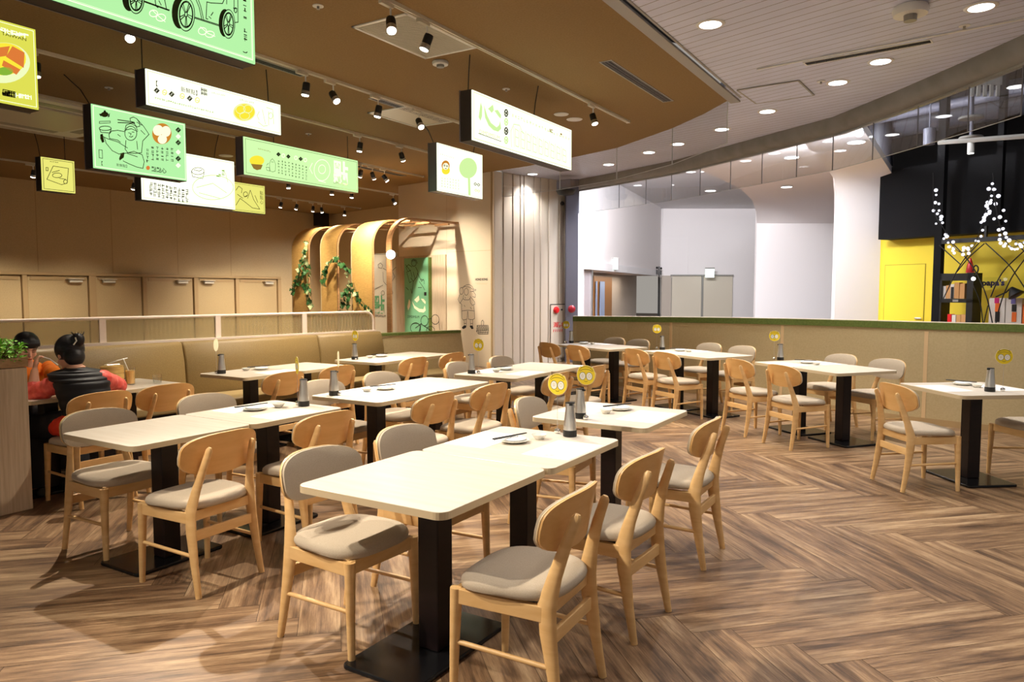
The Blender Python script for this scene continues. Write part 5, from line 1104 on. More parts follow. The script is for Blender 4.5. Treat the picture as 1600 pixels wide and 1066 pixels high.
Lb = [[(1065, 500), (1090, 530), (1110, 560), (1120, 600)], oval(1135, 490, 20, 24, 14), [(1115, 470), (1130, 455), (1155, 465), (1165, 490)], [(1120, 520), (1090, 500), (1070, 520), (1085, 560), (1110, 545)], [(1150, 520), (1170, 560), (1160, 600), (1130, 640), (1110, 610)], [(1165, 570), (1200, 640), (1215, 620)], [(1130, 640), (1120, 740), (1110, 700)], [(1180, 640), (1215, 690), (1225, 710)], [(1190, 620), (1220, 630), (1222, 660)], [(1170, 690), (1200, 690)], [(1070, 690), (1090, 710)], [(1075, 560), (1100, 650), (1115, 640)], [(1130, 560), (1145, 620)]]
wl([[c8(*p) for p in l] for l in Lb], .012, 'blackink', t, .113); MB().box(wq(669, 460)[0], -.114, wq(669, 462)[1], wq(672.5, 460)[0], -.11, wq(669, 456.5)[1], MW).build('small_seal', 'blackink', t)
t = thing('wire_bicycle_drawing', 'black outline of wheels and glasses at the foot of the jade banner', 'drawing')
wl([[c8(*p) for p in l] for l in [oval(1225, 965, 30, 42, 20), [(1255, 950), (1285, 945)], oval(1315, 955, 32, 40, 20), [(1345, 970), (1352, 1040)], oval(1150, 1025, 42, 42, 20), oval(1275, 1045, 34, 34, 20), [(1150, 1025), (1195, 990), (1275, 1045)], [(1195, 990), (1180, 1050)]]], .014, 'blackink', t, .118)
# wall drawing: boy with binoculars, basket, place name
c9 = lambda x, y: (690+x/6.664, 420+y/6.664)
t = thing('wall_drawing', 'black line drawing of a boy with binoculars on the cream wall', 'drawing')
Lf = [oval(207, 232, 20, 36, 16), oval(258, 240, 22, 36, 16), [(225, 200), (240, 190)], [(225, 190), (255, 170), (290, 165), (320, 185), (335, 215)], [(215, 198), (235, 182), (300, 195), (325, 215), (357, 215), (357, 228), (325, 232)], [(190, 270), (172, 320), (192, 360), (225, 310), (230, 275)], [(300, 240), (330, 235), (355, 270), (350, 300), (325, 290)], [(300, 290), (345, 345), (348, 370), (320, 382), (300, 350), (298, 300)], [(225, 310), (240, 325), (285, 325), (298, 305)], [(195, 355), (212, 375), (208, 400), (212, 440)], [(335, 385), (342, 440)], [(210, 440), (275, 432), (340, 440)], [(212, 440), (212, 515), (225, 535), (265, 525), (272, 445)], [(275, 440), (280, 525), (320, 532), (345, 520), (342, 440)], [(235, 535), (238, 590)], [(258, 530), (258, 588)], [(300, 532), (302, 592)], [(325, 530), (325, 590)], [(235, 570), (258, 570)], [(300, 572), (326, 572)], [(245, 295), (250, 310)], [(235, 380), (245, 395)], [(300, 400), (312, 420)]]
wl([[c9(*p) for p in l] for l in Lf], .009, 'blackink', t, .003)
mb = MB()
for P in ([(214, 610), (235, 590), (260, 592), (255, 615), (230, 628), (215, 622)], [(296, 592), (325, 592), (334, 625), (315, 630), (296, 605)]): mb.add([TW(.004)(*wq(*c9(*p))) for p in P], [tuple(range(len(P)))])
mb.build('shoe_drawing', 'blackink', t)
t = thing('wall_drawing', 'black line drawing of a covered basket beside the drawn boy', 'drawing')
wl([[c9(*p) for p in l] for l in [[(415, 590), (415, 550), (428, 535), (440, 555), (438, 592)], [(370, 590), (485, 590), (490, 620), (368, 620), (370, 590)], [(362, 650), (490, 640), (486, 680), (385, 680), (362, 650)], [(368, 620), (372, 650)], [(488, 620), (488, 645)]]+[[(375+i*18, 592), (385+i*18, 618)] for i in range(6)]+[[(372+i*19, 625), (366+i*19, 648)] for i in range(6)]+[[(385+i*18, 652), (392+i*17, 678)] for i in range(6)]+[[(372, 605), (486, 605)], [(368, 635), (488, 632)], [(380, 665), (486, 660)]]], .010, 'blackink', t, .003)
t = thing('wall_lettering', 'small dark HONG KONG lettering high on the cream wall', 'lettering'); text_mesh('lettering', 'HONG KONG', TW(.004), wq(*c9(352, 124))[0], wq(*c9(352, 124))[1], .066, 'blackink', t, 'LEFT', .002, .85)
wl([[c9(350, 150), c9(480, 152)], [c9(370, 160), c9(470, 161)]], .006, 'partseam', t, .004, 'thin_line')
# fire hydrant cabinet on the panelled wall and column
pq = walluv(FR, pdv, pn); TPn = lambda k: (lambda u, v: FR+pdv*u+pn*k+Vector((0, 0, v)))
t = thing('hydrant_cabinet', 'flush fire hydrant cabinet door with red characters in the panelled wall', 'cabinet')
a, zt_ = pq(859.5, 476); b, _ = pq(882, 476); MB().box(a, .002, .1, b, .014, zt_, TP).build('door', 'panelwhite', t)
MB().strokes([[(a, .1), (a, zt_), (b, zt_)]], .018, TPn(.016)).build('door_gap', 'blackink', t)
for c_, x_ in (('消', 863.5), ('防', 869.5), ('栓', 876)): text_mesh('lettering', c_, TPn(.018), pq(x_, 511)[0], pq(x_, 511)[1], .125, 'red', t, 'LEFT', .002, 1.0)
MB().strokes([[(pq(864+i*3.2, 517)[0], pq(864, 518.5)[1]), (pq(864+i*3.2, 517)[0]+.01, pq(864, 515.5)[1])] for i in range(5)], .02, TPn(.018)).build('small_print', 'red', t)
MB().lathe([(.07, 0), (.075, .03), (.05, .06)], 18, mx=Matrix.Translation(TPn(.016)(*pq(867.5, 484.5))) @ Vector((0, 0, 1)).rotation_difference(pn).to_matrix().to_4x4()).build('red_lamp', 'red', t, smooth=True)
MB().lathe([(.02, 0), (.02, .02)], 10, mx=Matrix.Translation(TPn(.016)(*pq(876.5, 484))) @ Vector((0, 0, 1)).rotation_difference(pn).to_matrix().to_4x4()).build('call_button', 'black', t)
p = dep(893, 483, 15.55); t = thing('alarm_bell', 'round dark red alarm bell on the grey column', 'alarm bell', tuple(p)); MB().lathe([(.07, 0), (.08, .03), (.05, .06), (.02, .065)], 22, mx=Matrix.Rotation(YAW, 4, 'Z') @ Matrix.Rotation(pi/2, 4, 'X')).build('gong', 'darkred', t, smooth=True)
p = bx(502, 342, XB+.35); t = thing('loudspeaker', 'black box loudspeaker under the ceiling in the far corner', 'loudspeaker', tuple(p)); MB().box(-.16, -.17, -.22, .16, .17, .22).build('cabinet', 'black', t, bevel=.015); MB().box(-.03, -.03, .22, .03, .03, HC-.014-p.z).build('bracket', 'black', t)
# ================================================================ DINERS' TABLE
def at_t0(px, py): return bz(px, py, TZ)
p = at_t0(178, 603); t = thing('bamboo_steamer', 'stack of bamboo steamers beside the orange shirted diner', 'steamer', (p.x-.02, p.y, TZ))
for i in range(3): MB().lathe([(.085, i*.052), (.088, i*.052+.005), (.088, i*.052+.044), (.084, i*.052+.049)], 28).build('steamer_ring', 'bamboo', t, smooth=True, auto=30)
MB().lathe([(.084, .156), (.086, .162), (.05, .170), (.0, .172)], 28).build('lid', 'bamboo', t, smooth=True)
t = thing('serving_tongs', 'thin white handled serving tongs lying on the steamer stack', 'tongs', (p.x-.02, p.y, TZ+.175)); MB().tube([(-.02, -.05, .0), (.0, .05, .03), (.01, .13, .045)], .004, 6).tube([(.02, -.05, .0), (.03, .05, .0)], .004, 6).build('arm', 'steel', t)
p = at_t0(204, 601); t = thing('iced_milk_tea', 'tall glass of iced milk tea with a straw on the diners\' table', 'drink', (p.x, p.y, TZ))
MB().lathe([(.030, 0), (.036, .002), (.041, .145), (.0385, .145), (.0335, .008), (.0, .007)], 26).build('glass', 'glass', t, smooth=True); MB().lathe([(.0, .008), (.0325, .0085), (.0375, .118), (.0, .119)], 26).build('milk_tea', 'tea', t, smooth=True); MB().tube([(.02, .01, .03), (-.03, -.035, .215)], .004, 8).build('straw', 'porcelain', t)
p = at_t0(246, 599); t = thing('water_glass', 'low water glass near the right end of the diners\' table', 'glass', (p.x, p.y, TZ)); MB().lathe([(.030, 0), (.034, .003), (.037, .075), (.0345, .075), (.031, .012), (.0, .011)], 26).build('glass', 'glass', t, smooth=True); MB().lathe([(0, .012), (.0305, .0125), (.033, .045), (0, .0455)], 24).build('water', 'curtain', t, smooth=True)
p = at_t0(192, 597); t = thing('phone', 'dark mobile phone lying by the milk tea', 'phone', (p.x, p.y, TZ), .6); MB().prism(rrect(.07, .14, .01), 0, .009).build('case', 'black', t, bevel=.002); MB().prism(rrect(.062, .13, .008), .009, .0095).build('screen', 'blackgloss', t)
p = at_t0(84, 618); t = thing('soup_bowl', 'white soup bowl in front of the diner in the black vest', 'bowl', (-5.93, 2.80, TZ)); MB().lathe([(.035, 0), (.038, .006), (.075, .05), (.078, .056), (.073, .055), (.036, .012), (0, .010)], 28).build('dish', 'porcelain', t, smooth=True)
# ================================================================ PEOPLE
def skin_eval(V, E, root):
    """V: list of (pos, r); returns (verts, faces) of the skinned, smoothed surface"""
    me = bpy.data.meshes.new('tmp'); me.from_pydata([v[0] for v in V], E, []); o = bpy.data.objects.new('tmp', me); C.objects.link(o)
    md = o.modifiers.new('k', 'SKIN'); md.use_smooth_shade = True
    sv = me.skin_vertices[0].data
    for i, v in enumerate(V):
        r = v[1]; sv[i].radius = r if isinstance(r, tuple) else (r, r); sv[i].use_root = (i == root)
    s_ = o.modifiers.new('s', 'SUBSURF'); s_.levels = 2; s_.render_levels = 2
    dg = bpy.context.evaluated_depsgraph_get(); m2 = bpy.data.meshes.new_from_object(o.evaluated_get(dg))
    r = ([tuple(v.co) for v in m2.vertices], [tuple(p.vertices) for p in m2.polygons])
    C.objects.unlink(o); bpy.data.objects.remove(o); bpy.data.meshes.remove(m2); return r
def remeshed(mb, name, m, parent, vox=.007, sm=6):
    o = mb.build(name, m, parent, smooth=True, auto=False); r = o.modifiers.new('r', 'REMESH'); r.mode = 'VOXEL'; r.voxel_size = vox; r.use_smooth_shade = True
    s_ = o.modifiers.new('sm', 'SMOOTH'); s_.factor = .5; s_.iterations = sm; return o
def head_mb(mb, c, R, sc=1.0):
    """head shapes around centre c (eye level), R: head matrix; local +y face, +x its right side"""
    T = Matrix.Translation(c) @ R @ Matrix.Scale(sc, 4)
    def sp_(p, r, s=(1, 1, 1), n=20, m=14):
        q = MB(); q.sphere((0, 0, 0), r, n, m, s); mb.add([T @ (Vector(p)+Vector(v)) for v in q.v], q.f)
    sp_((0, -.005, .03), .092, (.84, 1.04, 1.02)); sp_((0, .022, -.035), .072, (.86, .92, 1.08)); sp_((0, .045, -.085), .034, (1.05, .8, .8))
    for s in (-1, 1): sp_((s*.036, .062, -.028), .030, (1, .7, .9), 12, 8); sp_((s*.078, -.008, -.012), .024, (.35, .8, 1.25), 12, 8); sp_((s*.03, .073, .016), .02, (1.2, .5, .6), 12, 8)
    q = MB().tube([(0, .080, .012), (0, .094, -.012), (0, .106, -.032), (0, .092, -.043)], [.008, .010, .014, .009], 10); mb.add([T @ Vector(v) for v in q.v], q.f)
    sp_((0, .088, -.062), .015, (1.5, .6, .7), 12, 8)
    return T
def face_parts(T, parent, closed=True):
    for s in (-1, 1):
        MB().add([T @ Vector(v) for v in MB().tube([(s*.016, .0885, .001), (s*.030, .0895, -.003), (s*.046, .083, -.001)], .0022, 6).v], MB().tube([(0, 0, 0), (1, 0, 0), (2, 0, 0)], .1, 6).f).build('eyelid', 'hair', parent)
        MB().add([T @ Vector(v) for v in MB().tube([(s*.014, .090, .022), (s*.032, .091, .027), (s*.050, .080, .022)], .0032, 6).v], MB().tube([(0, 0, 0), (1, 0, 0), (2, 0, 0)], .1, 6).f).build('eyebrow', 'hair', parent)
    q = MB().tube([(-.024, .092, -.062), (0, .0985, -.060), (.024, .092, -.062)], [.003, .0052, .003], 8); MB().add([T @ Vector(v) for v in q.v], q.f).build('mouth', 'lips', parent, smooth=True)
def hand(mb, w, d, up, s=1, curl=.6):
    """palm and five fingers; w wrist, d direction of the hand, up = back of the hand"""
    d = d.normalized(); up = (up-d*up.dot(d)).normalized(); sd_ = d.cross(up)*s
    mb.tube([w-d*.02, w+d*.03, w+d*.08], [.020, .030, .034], 12, [.018, .016, .015], up=sd_)
    for i, (o_, l) in enumerate(((-.028, .068), (-.009, .078), (.010, .073), (.028, .058))):
        b = w+d*.075+sd_*o_; c = curl+.1*i; dirs = [d*cos(c*k)-up*sin(c*k) for k in (.3, 1.3, 2.2)]
        p1 = b+dirs[0]*l*.45; p2 = p1+dirs[1]*l*.32; p3 = p2+dirs[2]*l*.25; mb.tube([b, p1, p2, p3], [.0095, .009, .0082, .006], 8)
    b = w+d*.025-sd_*.026; mb.tube([b, b+d*.03-sd_*.02-up*.012, b+d*.062-sd_*.016-up*.03], [.012, .0105, .007], 8)
Xw = lambda px, py, X: bx(px, py, X)
def limbs():
    for a, b, c in ((shL, elL, haL), (shR, elR, haR)): mb.tube([a, a.lerp(b, .5), b], [.052, .048, .040], 12); mb.tube([b, b.lerp(c, .3), c], [.040, .041, .025], 12); mb.sphere(tuple(b), .041, 12, 8)
    for a, b in ((kneeL, anL), (kneeR, anR)): mb.tube([hip, hip.lerp(a, .4), a], [.09, .085, .06], 12); mb.tube([a, a.lerp(b, .35), b], [.056, .058, .036], 12)
    mb.tube([neck+(neck-headc)*.2, neck, headc], [.06, .05, .048], 12)
# ---- diner seen from behind
t = thing('person', 'person seen from behind in black quilted vest and coral sleeves, hair bun', 'person', (-5.42, 2.9, 0))
o0 = Vector((-5.42, 2.9, 0)); lc = lambda v: Vector(v)-o0
hip = lc((-5.42, 2.92, .56)); chest = lc(Xw(128, 598, -5.50)); neck = lc(Xw(118, 577, -5.56)); headc = lc(Xw(109, 555, -5.64))
shL, shR = lc(Xw(95, 596, -5.56)), lc(Xw(160, 592, -5.44)); elL, elR = lc((-5.80, 2.52, .80)), lc(Xw(184, 603, -5.58)); haL, haR = lc(Xw(54, 578, -5.86)), lc((-5.80, 3.08, .80))
elL = lc(Xw(52, 618, -5.76)); kneeL, kneeR = lc((-5.86, 2.74, .50)), lc((-5.86, 3.03, .50)); anL, anR = lc((-5.78, 2.74, .07)), lc((-5.78, 3.04, .07))
V = [(hip, (.13, .15)), (hip*.45+chest*.55, (.10, .13)), (chest, (.11, .15)), (neck, .05), (neck*.4+headc*.6, .048), (shL, .055), (elL, .042), (haL, .026), (shR, .055), (elR, .042), (haR, .026),
     (hip+Vector((-.06, -.1, -.02)), .085), (kneeL, .062), (anL, .038), (anL+Vector((-.14, 0, -.03)), .03), (hip+Vector((-.06, .1, -.02)), .085), (kneeR, .062), (anR, .038), (anR+Vector((-.14, 0, -.03)), .03)]
Eg = [(0, 1), (1, 2), (2, 3), (3, 4), (2, 5), (5, 6), (6, 7), (2, 8), (8, 9), (9, 10), (0, 11), (11, 12), (12, 13), (13, 14), (0, 15), (15, 16), (16, 17), (17, 18)]
sv, sf = skin_eval(V, Eg, 0); mb = MB().add(sv, sf); Rh = Matrix.Rotation(W_, 4, 'Z') @ Matrix.Rotation(radians(-30), 4, 'X') @ Matrix.Rotation(radians(6), 4, 'Y')
limbs(); Th = head_mb(mb, headc, Rh); hand(mb, haL, Vector((-.35, .35, .85)), Vector((-.2, -.9, .1)), 1, .75); hand(mb, haR, Vector((-.8, -.5, 0)), Vector((0, 0, 1)), -1, .5)
remeshed(mb, 'body', 'skin', t); face_parts(Th, t)
mb = MB(); q = MB().sphere((0, -.018, .045), .108, 26, 18, (.90, 1.02, 1.0)); mb.add([Th @ Vector(v) for v in q.v if True], q.f)
q = MB().sphere((0, -.055, -.03), .082, 20, 14, (.92, .7, 1.05)); mb.add([Th @ Vector(v) for v in q.v], q.f)
bun = lc(Xw(122, 531, -5.56)); q = MB().sphere(tuple(bun), .046, 16, 12, (1, 1, 1.1)); mb.add(q.v, q.f); mb.tube([headc+Vector((.03, .03, .10)), bun], [.03, .022], 10); remeshed(mb, 'hair', 'hair', t, .006, 4)
r = random.Random(4); mb = MB()
for i in range(14): a = r.uniform(0, 2*pi); mb.tube([bun+Vector((0, 0, .01)), bun+Vector((.03*cos(a), .03*sin(a), .035)), bun+Vector((.045*cos(a+.3), .05*sin(a+.3), .05+.02*r.random()))], [.004, .003, .001], 5)
mb.build('loose_strand', 'hair', t)
MB().tube([bun+Vector((.02, -.045, -.035)), bun+Vector((.035, -.030, -.005)), bun+Vector((.03, -.035, .02))], .005, 6).build('hair_tie', 'porcelain', t, smooth=True)
# vest: stacked quilted bulges from waist to shoulder
sp0 = [hip+Vector((.02, 0, -.06)), hip*.6+chest*.4, chest, neck*.75+chest*.25+Vector((.0, 0, 0)), neck+Vector((0, 0, .012))]
def spine(s_):
    k = min(int(s_*4), 3); f = s_*4-k; return sp0[k].lerp(sp0[k+1], f)
N_ = 90; pts = [spine(i/(N_-1)) for i in range(N_)]; ra, rb = [], []
for i in range(N_):
    s_ = i/(N_-1); wq_ = .009*abs(sin(s_*pi*9))**.6*min(1, 2.2*(1-s_))
    w_ = [.150, .15, .155, .165, .18, .19, .185, .14, .062][min(int(s_*8), 8)]; w2 = [.150, .15, .155, .165, .18, .19, .185, .14, .062][min(int(s_*8)+1, 8)]; w_ += (w2-w_)*(s_*8-int(s_*8))
    d_w = [.125, .13, .135, .14, .14, .13, .11, .085, .07][min(int(s_*8), 8)]; ra.append(w_+wq_); rb.append(d_w+wq_)
ax = (shR-shL).normalized(); vm = MB(); fw = ax.cross(Vector((0, 0, 1))).normalized(); n_ = 36; axh = Vector((ax.x, ax.y, ax.z*.6)).normalized()
vm.add([p+axh*(cos(2*pi*j/n_)*ra[i])+fw*(sin(2*pi*j/n_)*rb[i]) for i, p in enumerate(pts) for j in range(n_)], [(i*n_+j, i*n_+(j+1) % n_, (i+1)*n_+(j+1) % n_, (i+1)*n_+j) for i in range(N_-1) for j in range(n_)]+[tuple(range(n_))[::-1], tuple(range((N_-1)*n_, N_*n_))])
vm.build('vest', 'vest', t, smooth=True, auto=80)
def sleeve(P, R, name, m, parent, seed=1):
    r = random.Random(seed); Q, RR = [], []
    for (a, b), (ra_, rb_) in zip(zip(P, P[1:]), zip(R, R[1:])):
        for i in range(8): f = i/8; Q.append(a.lerp(b, f)); RR.append(ra_+(rb_-ra_)*f+.006*sin(i*2.4+r.random()*2))
    Q.append(P[-1]); RR.append(R[-1]); mb = MB().tube(Q, RR, 16); mb.sphere(tuple(P[0]), R[0], 14, 10); mb.sphere(tuple(P[1]), R[1]*1.04, 14, 10)
    return remeshed(mb, name, m, parent, .008, 3)
sleeve([shL, elL, elL.lerp(haL, .42)], [.066, .070, .056], 'sleeve', 'coral', t, 2); sleeve([shR, elR, elR.lerp(haR, .8)], [.066, .064, .05], 'sleeve', 'coral', t, 5)
sleeve([hip+Vector((-.04, -.13, .0)), hip+Vector((-.16, -.13, -.03))], [.075, .065], 'coat_hem', 'redshirt', t, 7); sleeve([hip+Vector((-.04, .1, .0)), hip+Vector((-.16, .1, -.03))], [.075, .065], 'coat_hem', 'redshirt', t, 8)
for k, a in ((kneeL, anL), (kneeR, anR)): sleeve([hip.lerp(k, .05), k, a], [.125, .10, .07], 'trouser_leg', 'jeans', t, 9)
for a in (anL, anR): remeshed(MB().tube([a+Vector((.05, 0, -.03)), a+Vector((-.05, 0, -.035)), a+Vector((-.17, 0, -.045))], [.045, .045, .03], 12, [.04, .03, .022], up=(0, 1, 0)), 'shoe', 'black', t)
MB().tube([haL+Vector((.020*cos(a), .020*sin(a)*1.05, -.01+.008*sin(a))) for a in [2*pi*i/16 for i in range(17)]], .0035, 6).build('bracelet', 'chrome', t)
ck = thing('soup_spoon', 'slim spoon held up by the diner in the black vest', 'spoon', tuple(haL+o0)); MB().tube([(-.03, .05, .10), (-.02, .12, .07), (-.01, .17, .02)], [.004, .004, .007], 8).build('spoon', 'porcelain', ck, smooth=True)
# ---- diner facing us in orange
o0 = Vector((-6.82, 2.86, 0)); t = thing('person', 'black haired person in an orange shirt on the banquette, looking down', 'person', tuple(o0)); lc = lambda v: Vector(v)-o0
headc = lc(Xw(41, 545, -6.52)); neck = headc+Vector((-.06, .02, -.12)); hip = lc((-6.84, 2.92, .56)); chest = neck.lerp(hip, .34)+Vector((-.02, 0, 0))
shR, shL = neck+Vector((-.03, -.18, -.06)), neck+Vector((-.02, .19, -.06)); elR, elL = lc((-6.42, 2.52, .80)), lc((-6.38, 3.18, .80)); haR, haL = lc((-6.18, 2.70, .80)), lc((-6.12, 3.02, .79))
kneeR, kneeL = lc((-6.36, 2.78, .50)), lc((-6.36, 3.06, .50)); anR, anL = lc((-6.36, 2.78, .07)), lc((-6.36, 3.06, .07))
V = [(hip, (.13, .15)), (hip*.45+chest*.55, (.11, .14)), (chest, (.12, .16)), (neck, .05), (neck*.4+headc*.6, .05), (shL, .055), (elL, .042), (haL, .026), (shR, .055), (elR, .042), (haR, .026),
     (hip+Vector((.06, .1, -.02)), .085), (kneeL, .062), (anL, .038), (anL+Vector((.14, 0, -.03)), .03), (hip+Vector((.06, -.1, -.02)), .085), (kneeR, .062), (anR, .038), (anR+Vector((.14, 0, -.03)), .03)]
sv, sf = skin_eval(V, Eg, 0); mb = MB().add(sv, sf); Rh = Matrix.Rotation(E_+radians(-6), 4, 'Z') @ Matrix.Rotation(radians(-18), 4, 'X') @ Matrix.Rotation(radians(-4), 4, 'Y')
limbs(); Th = head_mb(mb, headc, Rh, .93); hand(mb, haR, Vector((.8, .4, -.1)), Vector((0, 0, 1)), -1, .4); hand(mb, haL, Vector((.8, -.4, -.1)), Vector((0, 0, 1)), 1, .4)
remeshed(mb, 'body', 'skin', t); face_parts(Th, t)
mb = MB()
for p_, r_, s_ in (((0, -.016, .058), .105, (.92, 1.05, .86)), ((0, .040, .078), .062, (1.1, .78, .55)), ((0, -.06, -.005), .078, (.98, .6, 1.0)), ((-.066, -.012, .035), .036, (.5, .9, 1)), ((.066, -.012, .035), .036, (.5, .9, 1))):
    q = MB().sphere((0, 0, 0), r_, 24, 16, s_); mb.add([Th @ (Vector(p_)+Vector(v)) for v in q.v], q.f)
r = random.Random(9)
for i in range(16): x = -.065+.13*i/15; q = MB().tube([(x*.9, .055, .105), (x, .087-.25*x*x*4, .072), (x*1.05, .092-.3*x*x*4, .048+.008*r.random())], [.014, .010, .004], 7); mb.add([Th @ Vector(v) for v in q.v], q.f)
remeshed(mb, 'hair', 'hair', t, .006, 3)
sp0 = [hip+Vector((0, 0, -.06)), hip*.6+chest*.4, chest, neck*.75+chest*.25, neck+Vector((0, 0, .0))]
pts = [spine(i/19) for i in range(20)]; ra = [.17, .17, .175, .18, .185, .19, .195, .20, .205, .21, .215, .22, .225, .225, .225, .22, .205, .18, .13, .08]; rb = [.12]*6+[.125]*6+[.12, .12, .115, .11, .10, .09, .08, .065]
MB().tube(pts, ra, 28, rb, up=(0, 1, 0)).build('shirt', 'orange', t, smooth=True, auto=80)
sleeve([shL, shL.lerp(elL, .6), shL.lerp(elL, .7)], [.062, .064, .066], 'sleeve', 'orange', t, 3); sleeve([shR, shR.lerp(elR, .6), shR.lerp(elR, .7)], [.062, .064, .066], 'sleeve', 'redshirt', t, 4)
for k, a in ((kneeL, anL), (kneeR, anR)): sleeve([hip.lerp(k, .2), k, a], [.10, .08, .06], 'trouser_leg', 'jeans', t, 9)
for a in (anL, anR): remeshed(MB().tube([a+Vector((-.05, 0, -.03)), a+Vector((.05, 0, -.035)), a+Vector((.17, 0, -.045))], [.045, .045, .03], 12, [.04, .03, .022], up=(0, 1, 0)), 'shoe', 'black', t)
# ================================================================ SHOP GOODS BEHIND THE PARTITION
OF = -.45
def sq(px, py, off=OF): return sp(px, py, off)
def sbox(name, label, cat, x0, y0, x1, y1, m, off=OF, th=.08, group=None, extra=None):
    u0, za = sq(x0, (y0+y1)/2, off); u1, _ = sq(x1, (y0+y1)/2, off); xm = (x0+x1)/2; zt_ = sq(xm, y0, off)[1]; zb_ = sq(xm, y1, off)[1]
    q = MB().box(u0, off, zb_, u1, off+th, zt_, TS).build(name, m); tag(q, label, cat, group)
    return q, u0, u1, zb_, zt_
t = thing('black_shop_frame', 'tall black steel shop front frame left of the shelf', 'frame')
u0, _ = sq(1457, 440); u1, _ = sq(1468.5, 440); MB().box(u0, OF, 0, u1, OF+.12, 6, TS).build('post', 'blackmat', t)
zb1, zb0 = sq(1480, 374)[1], sq(1480, 380.5)[1]; MB().box(u1, OF, zb0, u1+5, OF+.08, zb1, TS).build('crossbar', 'black', t)
ux = sq(1539, 370)[0]; MB().box(ux-.02, OF, zb1, ux+.02, OF+.06, zb1+.2, TS).build('hanger', 'black', t)
ux = sq(1555, 300)[0]; MB().box(ux-.05, OF+.1, 2.7, ux+.05, OF+.2, 6, TS).build('post', 'blackmat', t)
t = thing('shop_shelf', 'black display shelf with two compartments in the yellow shop', 'shelf')
zs = lambda y: sq(1490, y)[1]
a0_, a1_ = sq(1468, 460)[0], sq(1520, 460)[0]; i0, i1 = sq(1471, 460)[0], sq(1510, 460)[0]
for z0_, z1_ in ((zs(438.5), zs(427.5)), (zs(473), zs(467)), (.5, .6)): MB().box(a0_, OF, z0_, a1_, OF+.3, z1_, TS).build('shelf_board', 'black', t)
MB().box(a0_, OF, 0, i0, OF+.3, zs(427), TS).build('side_panel', 'black', t); MB().box(i1, OF, 0, a1_, OF+.3, zs(427), TS).build('side_panel', 'black', t)
u_, z_ = sq(1493, 470); MB().box(u_-.05, OF-.008, z_-.02, u_+.05, OF, z_+.02, TS).build('price_tag', 'greytrim', t)
for i, (x0, y0, x1, m_, lb) in enumerate([(1473, 447, 1477.5, 'bagwhite', 'pale gift box at the left of the upper shelf'), (1478, 446, 1484.5, 'kraft', 'reddish brown gift bag on the upper shelf'), (1485, 444, 1490.5, 'bagwhite', 'grey and black gift box on the upper shelf'), (1491, 441.5, 1498.5, 'kraft', 'kraft paper bag in the middle of the upper shelf'), (1499.5, 443, 1507, 'kraft', 'kraft paper bag at the right of the upper shelf')]):
    q, u0, u1, zb_, zt_ = sbox('gift_bag', lb, 'gift bag', x0, y0, x1, 466.8, m_, OF+.05, .12, 'gift bags on the black shelf')
    if i == 2: MB().box(u0+.01, OF+.045, zb_, u1-.005, OF+.05, zb_+.22, TS).build('dark_band', 'black', q)
for x0, y0, x1, m_, lb in [(1480, 491, 1486, 'red', 'red gift box on the lower shelf'), (1487, 492, 1493, 'bagwhite', 'white and black gift box on the lower shelf'), (1494, 492, 1500.5, 'kraft', 'left kraft bag on the lower shelf'), (1501, 491.5, 1508.5, 'kraft', 'right kraft bag on the lower shelf')]: sbox('gift_bag', lb, 'gift bag', x0, y0, x1, 512, m_, OF+.05, .12, 'gift bags on the black shelf')
q, u0, u1, zb_, zt_ = sbox('display_box', 'tall white display box with pink, orange and black stripes', 'display box', 1545, 466, 1569.5, 520, 'bagwhite', OF+.1, .25)
for (x0, y0, x1, y1, m_) in ((1554, 465.5, 1561, 474, 'magenta'), (1555, 474, 1562, 487, 'orangep'), (1555, 487, 1562, 503, 'black')):
    a_, _ = sq(x0, y0, OF+.09); b_2, _ = sq(x1, y0, OF+.09); MB().box(a_, OF+.09, sq(x0, y1, OF+.09)[1], b_2, OF+.1, sq(x0, y0, OF+.09)[1], TS).build('stripe', m_, q)
q, u0, u1, zb_, zt_ = sbox('display_box', 'tall white display box with violet, black and orange stripes', 'display box', 1571, 466, 1596, 520, 'bagwhite', OF+.1, .25)
for (x0, y0, x1, y1, m_) in ((1580, 465, 1587, 475, 'purple'), (1581, 476, 1588, 487, 'black'), (1581, 488, 1588, 503, 'orangep')):
    a_, _ = sq(x0, y0, OF+.09); b_2, _ = sq(x1, y0, OF+.09); MB().box(a_, OF+.09, sq(x0, y1, OF+.09)[1], b_2, OF+.1, sq(x0, y0, OF+.09)[1], TS).build('stripe', m_, q)
sbox('display_box', 'orange display box cut by the right edge of the picture', 'display box', 1597.5, 476, 1612, 520, 'orangep', OF+.1, .25)
u_, z_ = sq(1510, 427); zt_ = sq(1511, 404)[1]; q = MB().lathe([(.075, 0), (.05, (zt_-z_)*.5), (.012, zt_-z_)], 14, mx=TS @ Matrix.Translation((u_, OF+.12, z_+.01))).build('red_cone', 'red'); tag(q, 'small red cone standing on top of the black shelf', 'cone')
# back sign lettering in the shop
t = thing('shop_lettering', 'navy lettering on the clear board of the yellow shop', 'lettering'); u_, z_ = sq(1523.5, 446.3, OF+.5)
text_mesh('lettering', "d papa's", lambda u, v: TS @ Vector((u, OF+.49, v)), u_, z_, .15, 'navy', t, 'LEFT', .007, 1.08)
u0, z0_ = sq(1531, 451, OF+.5); u1, z1_ = sq(1574, 433, OF+.5); MB().box(u0-.15, OF+.5, z0_, u1, OF+.51, z1_, TS).build('clear_board', 'curtain', t)
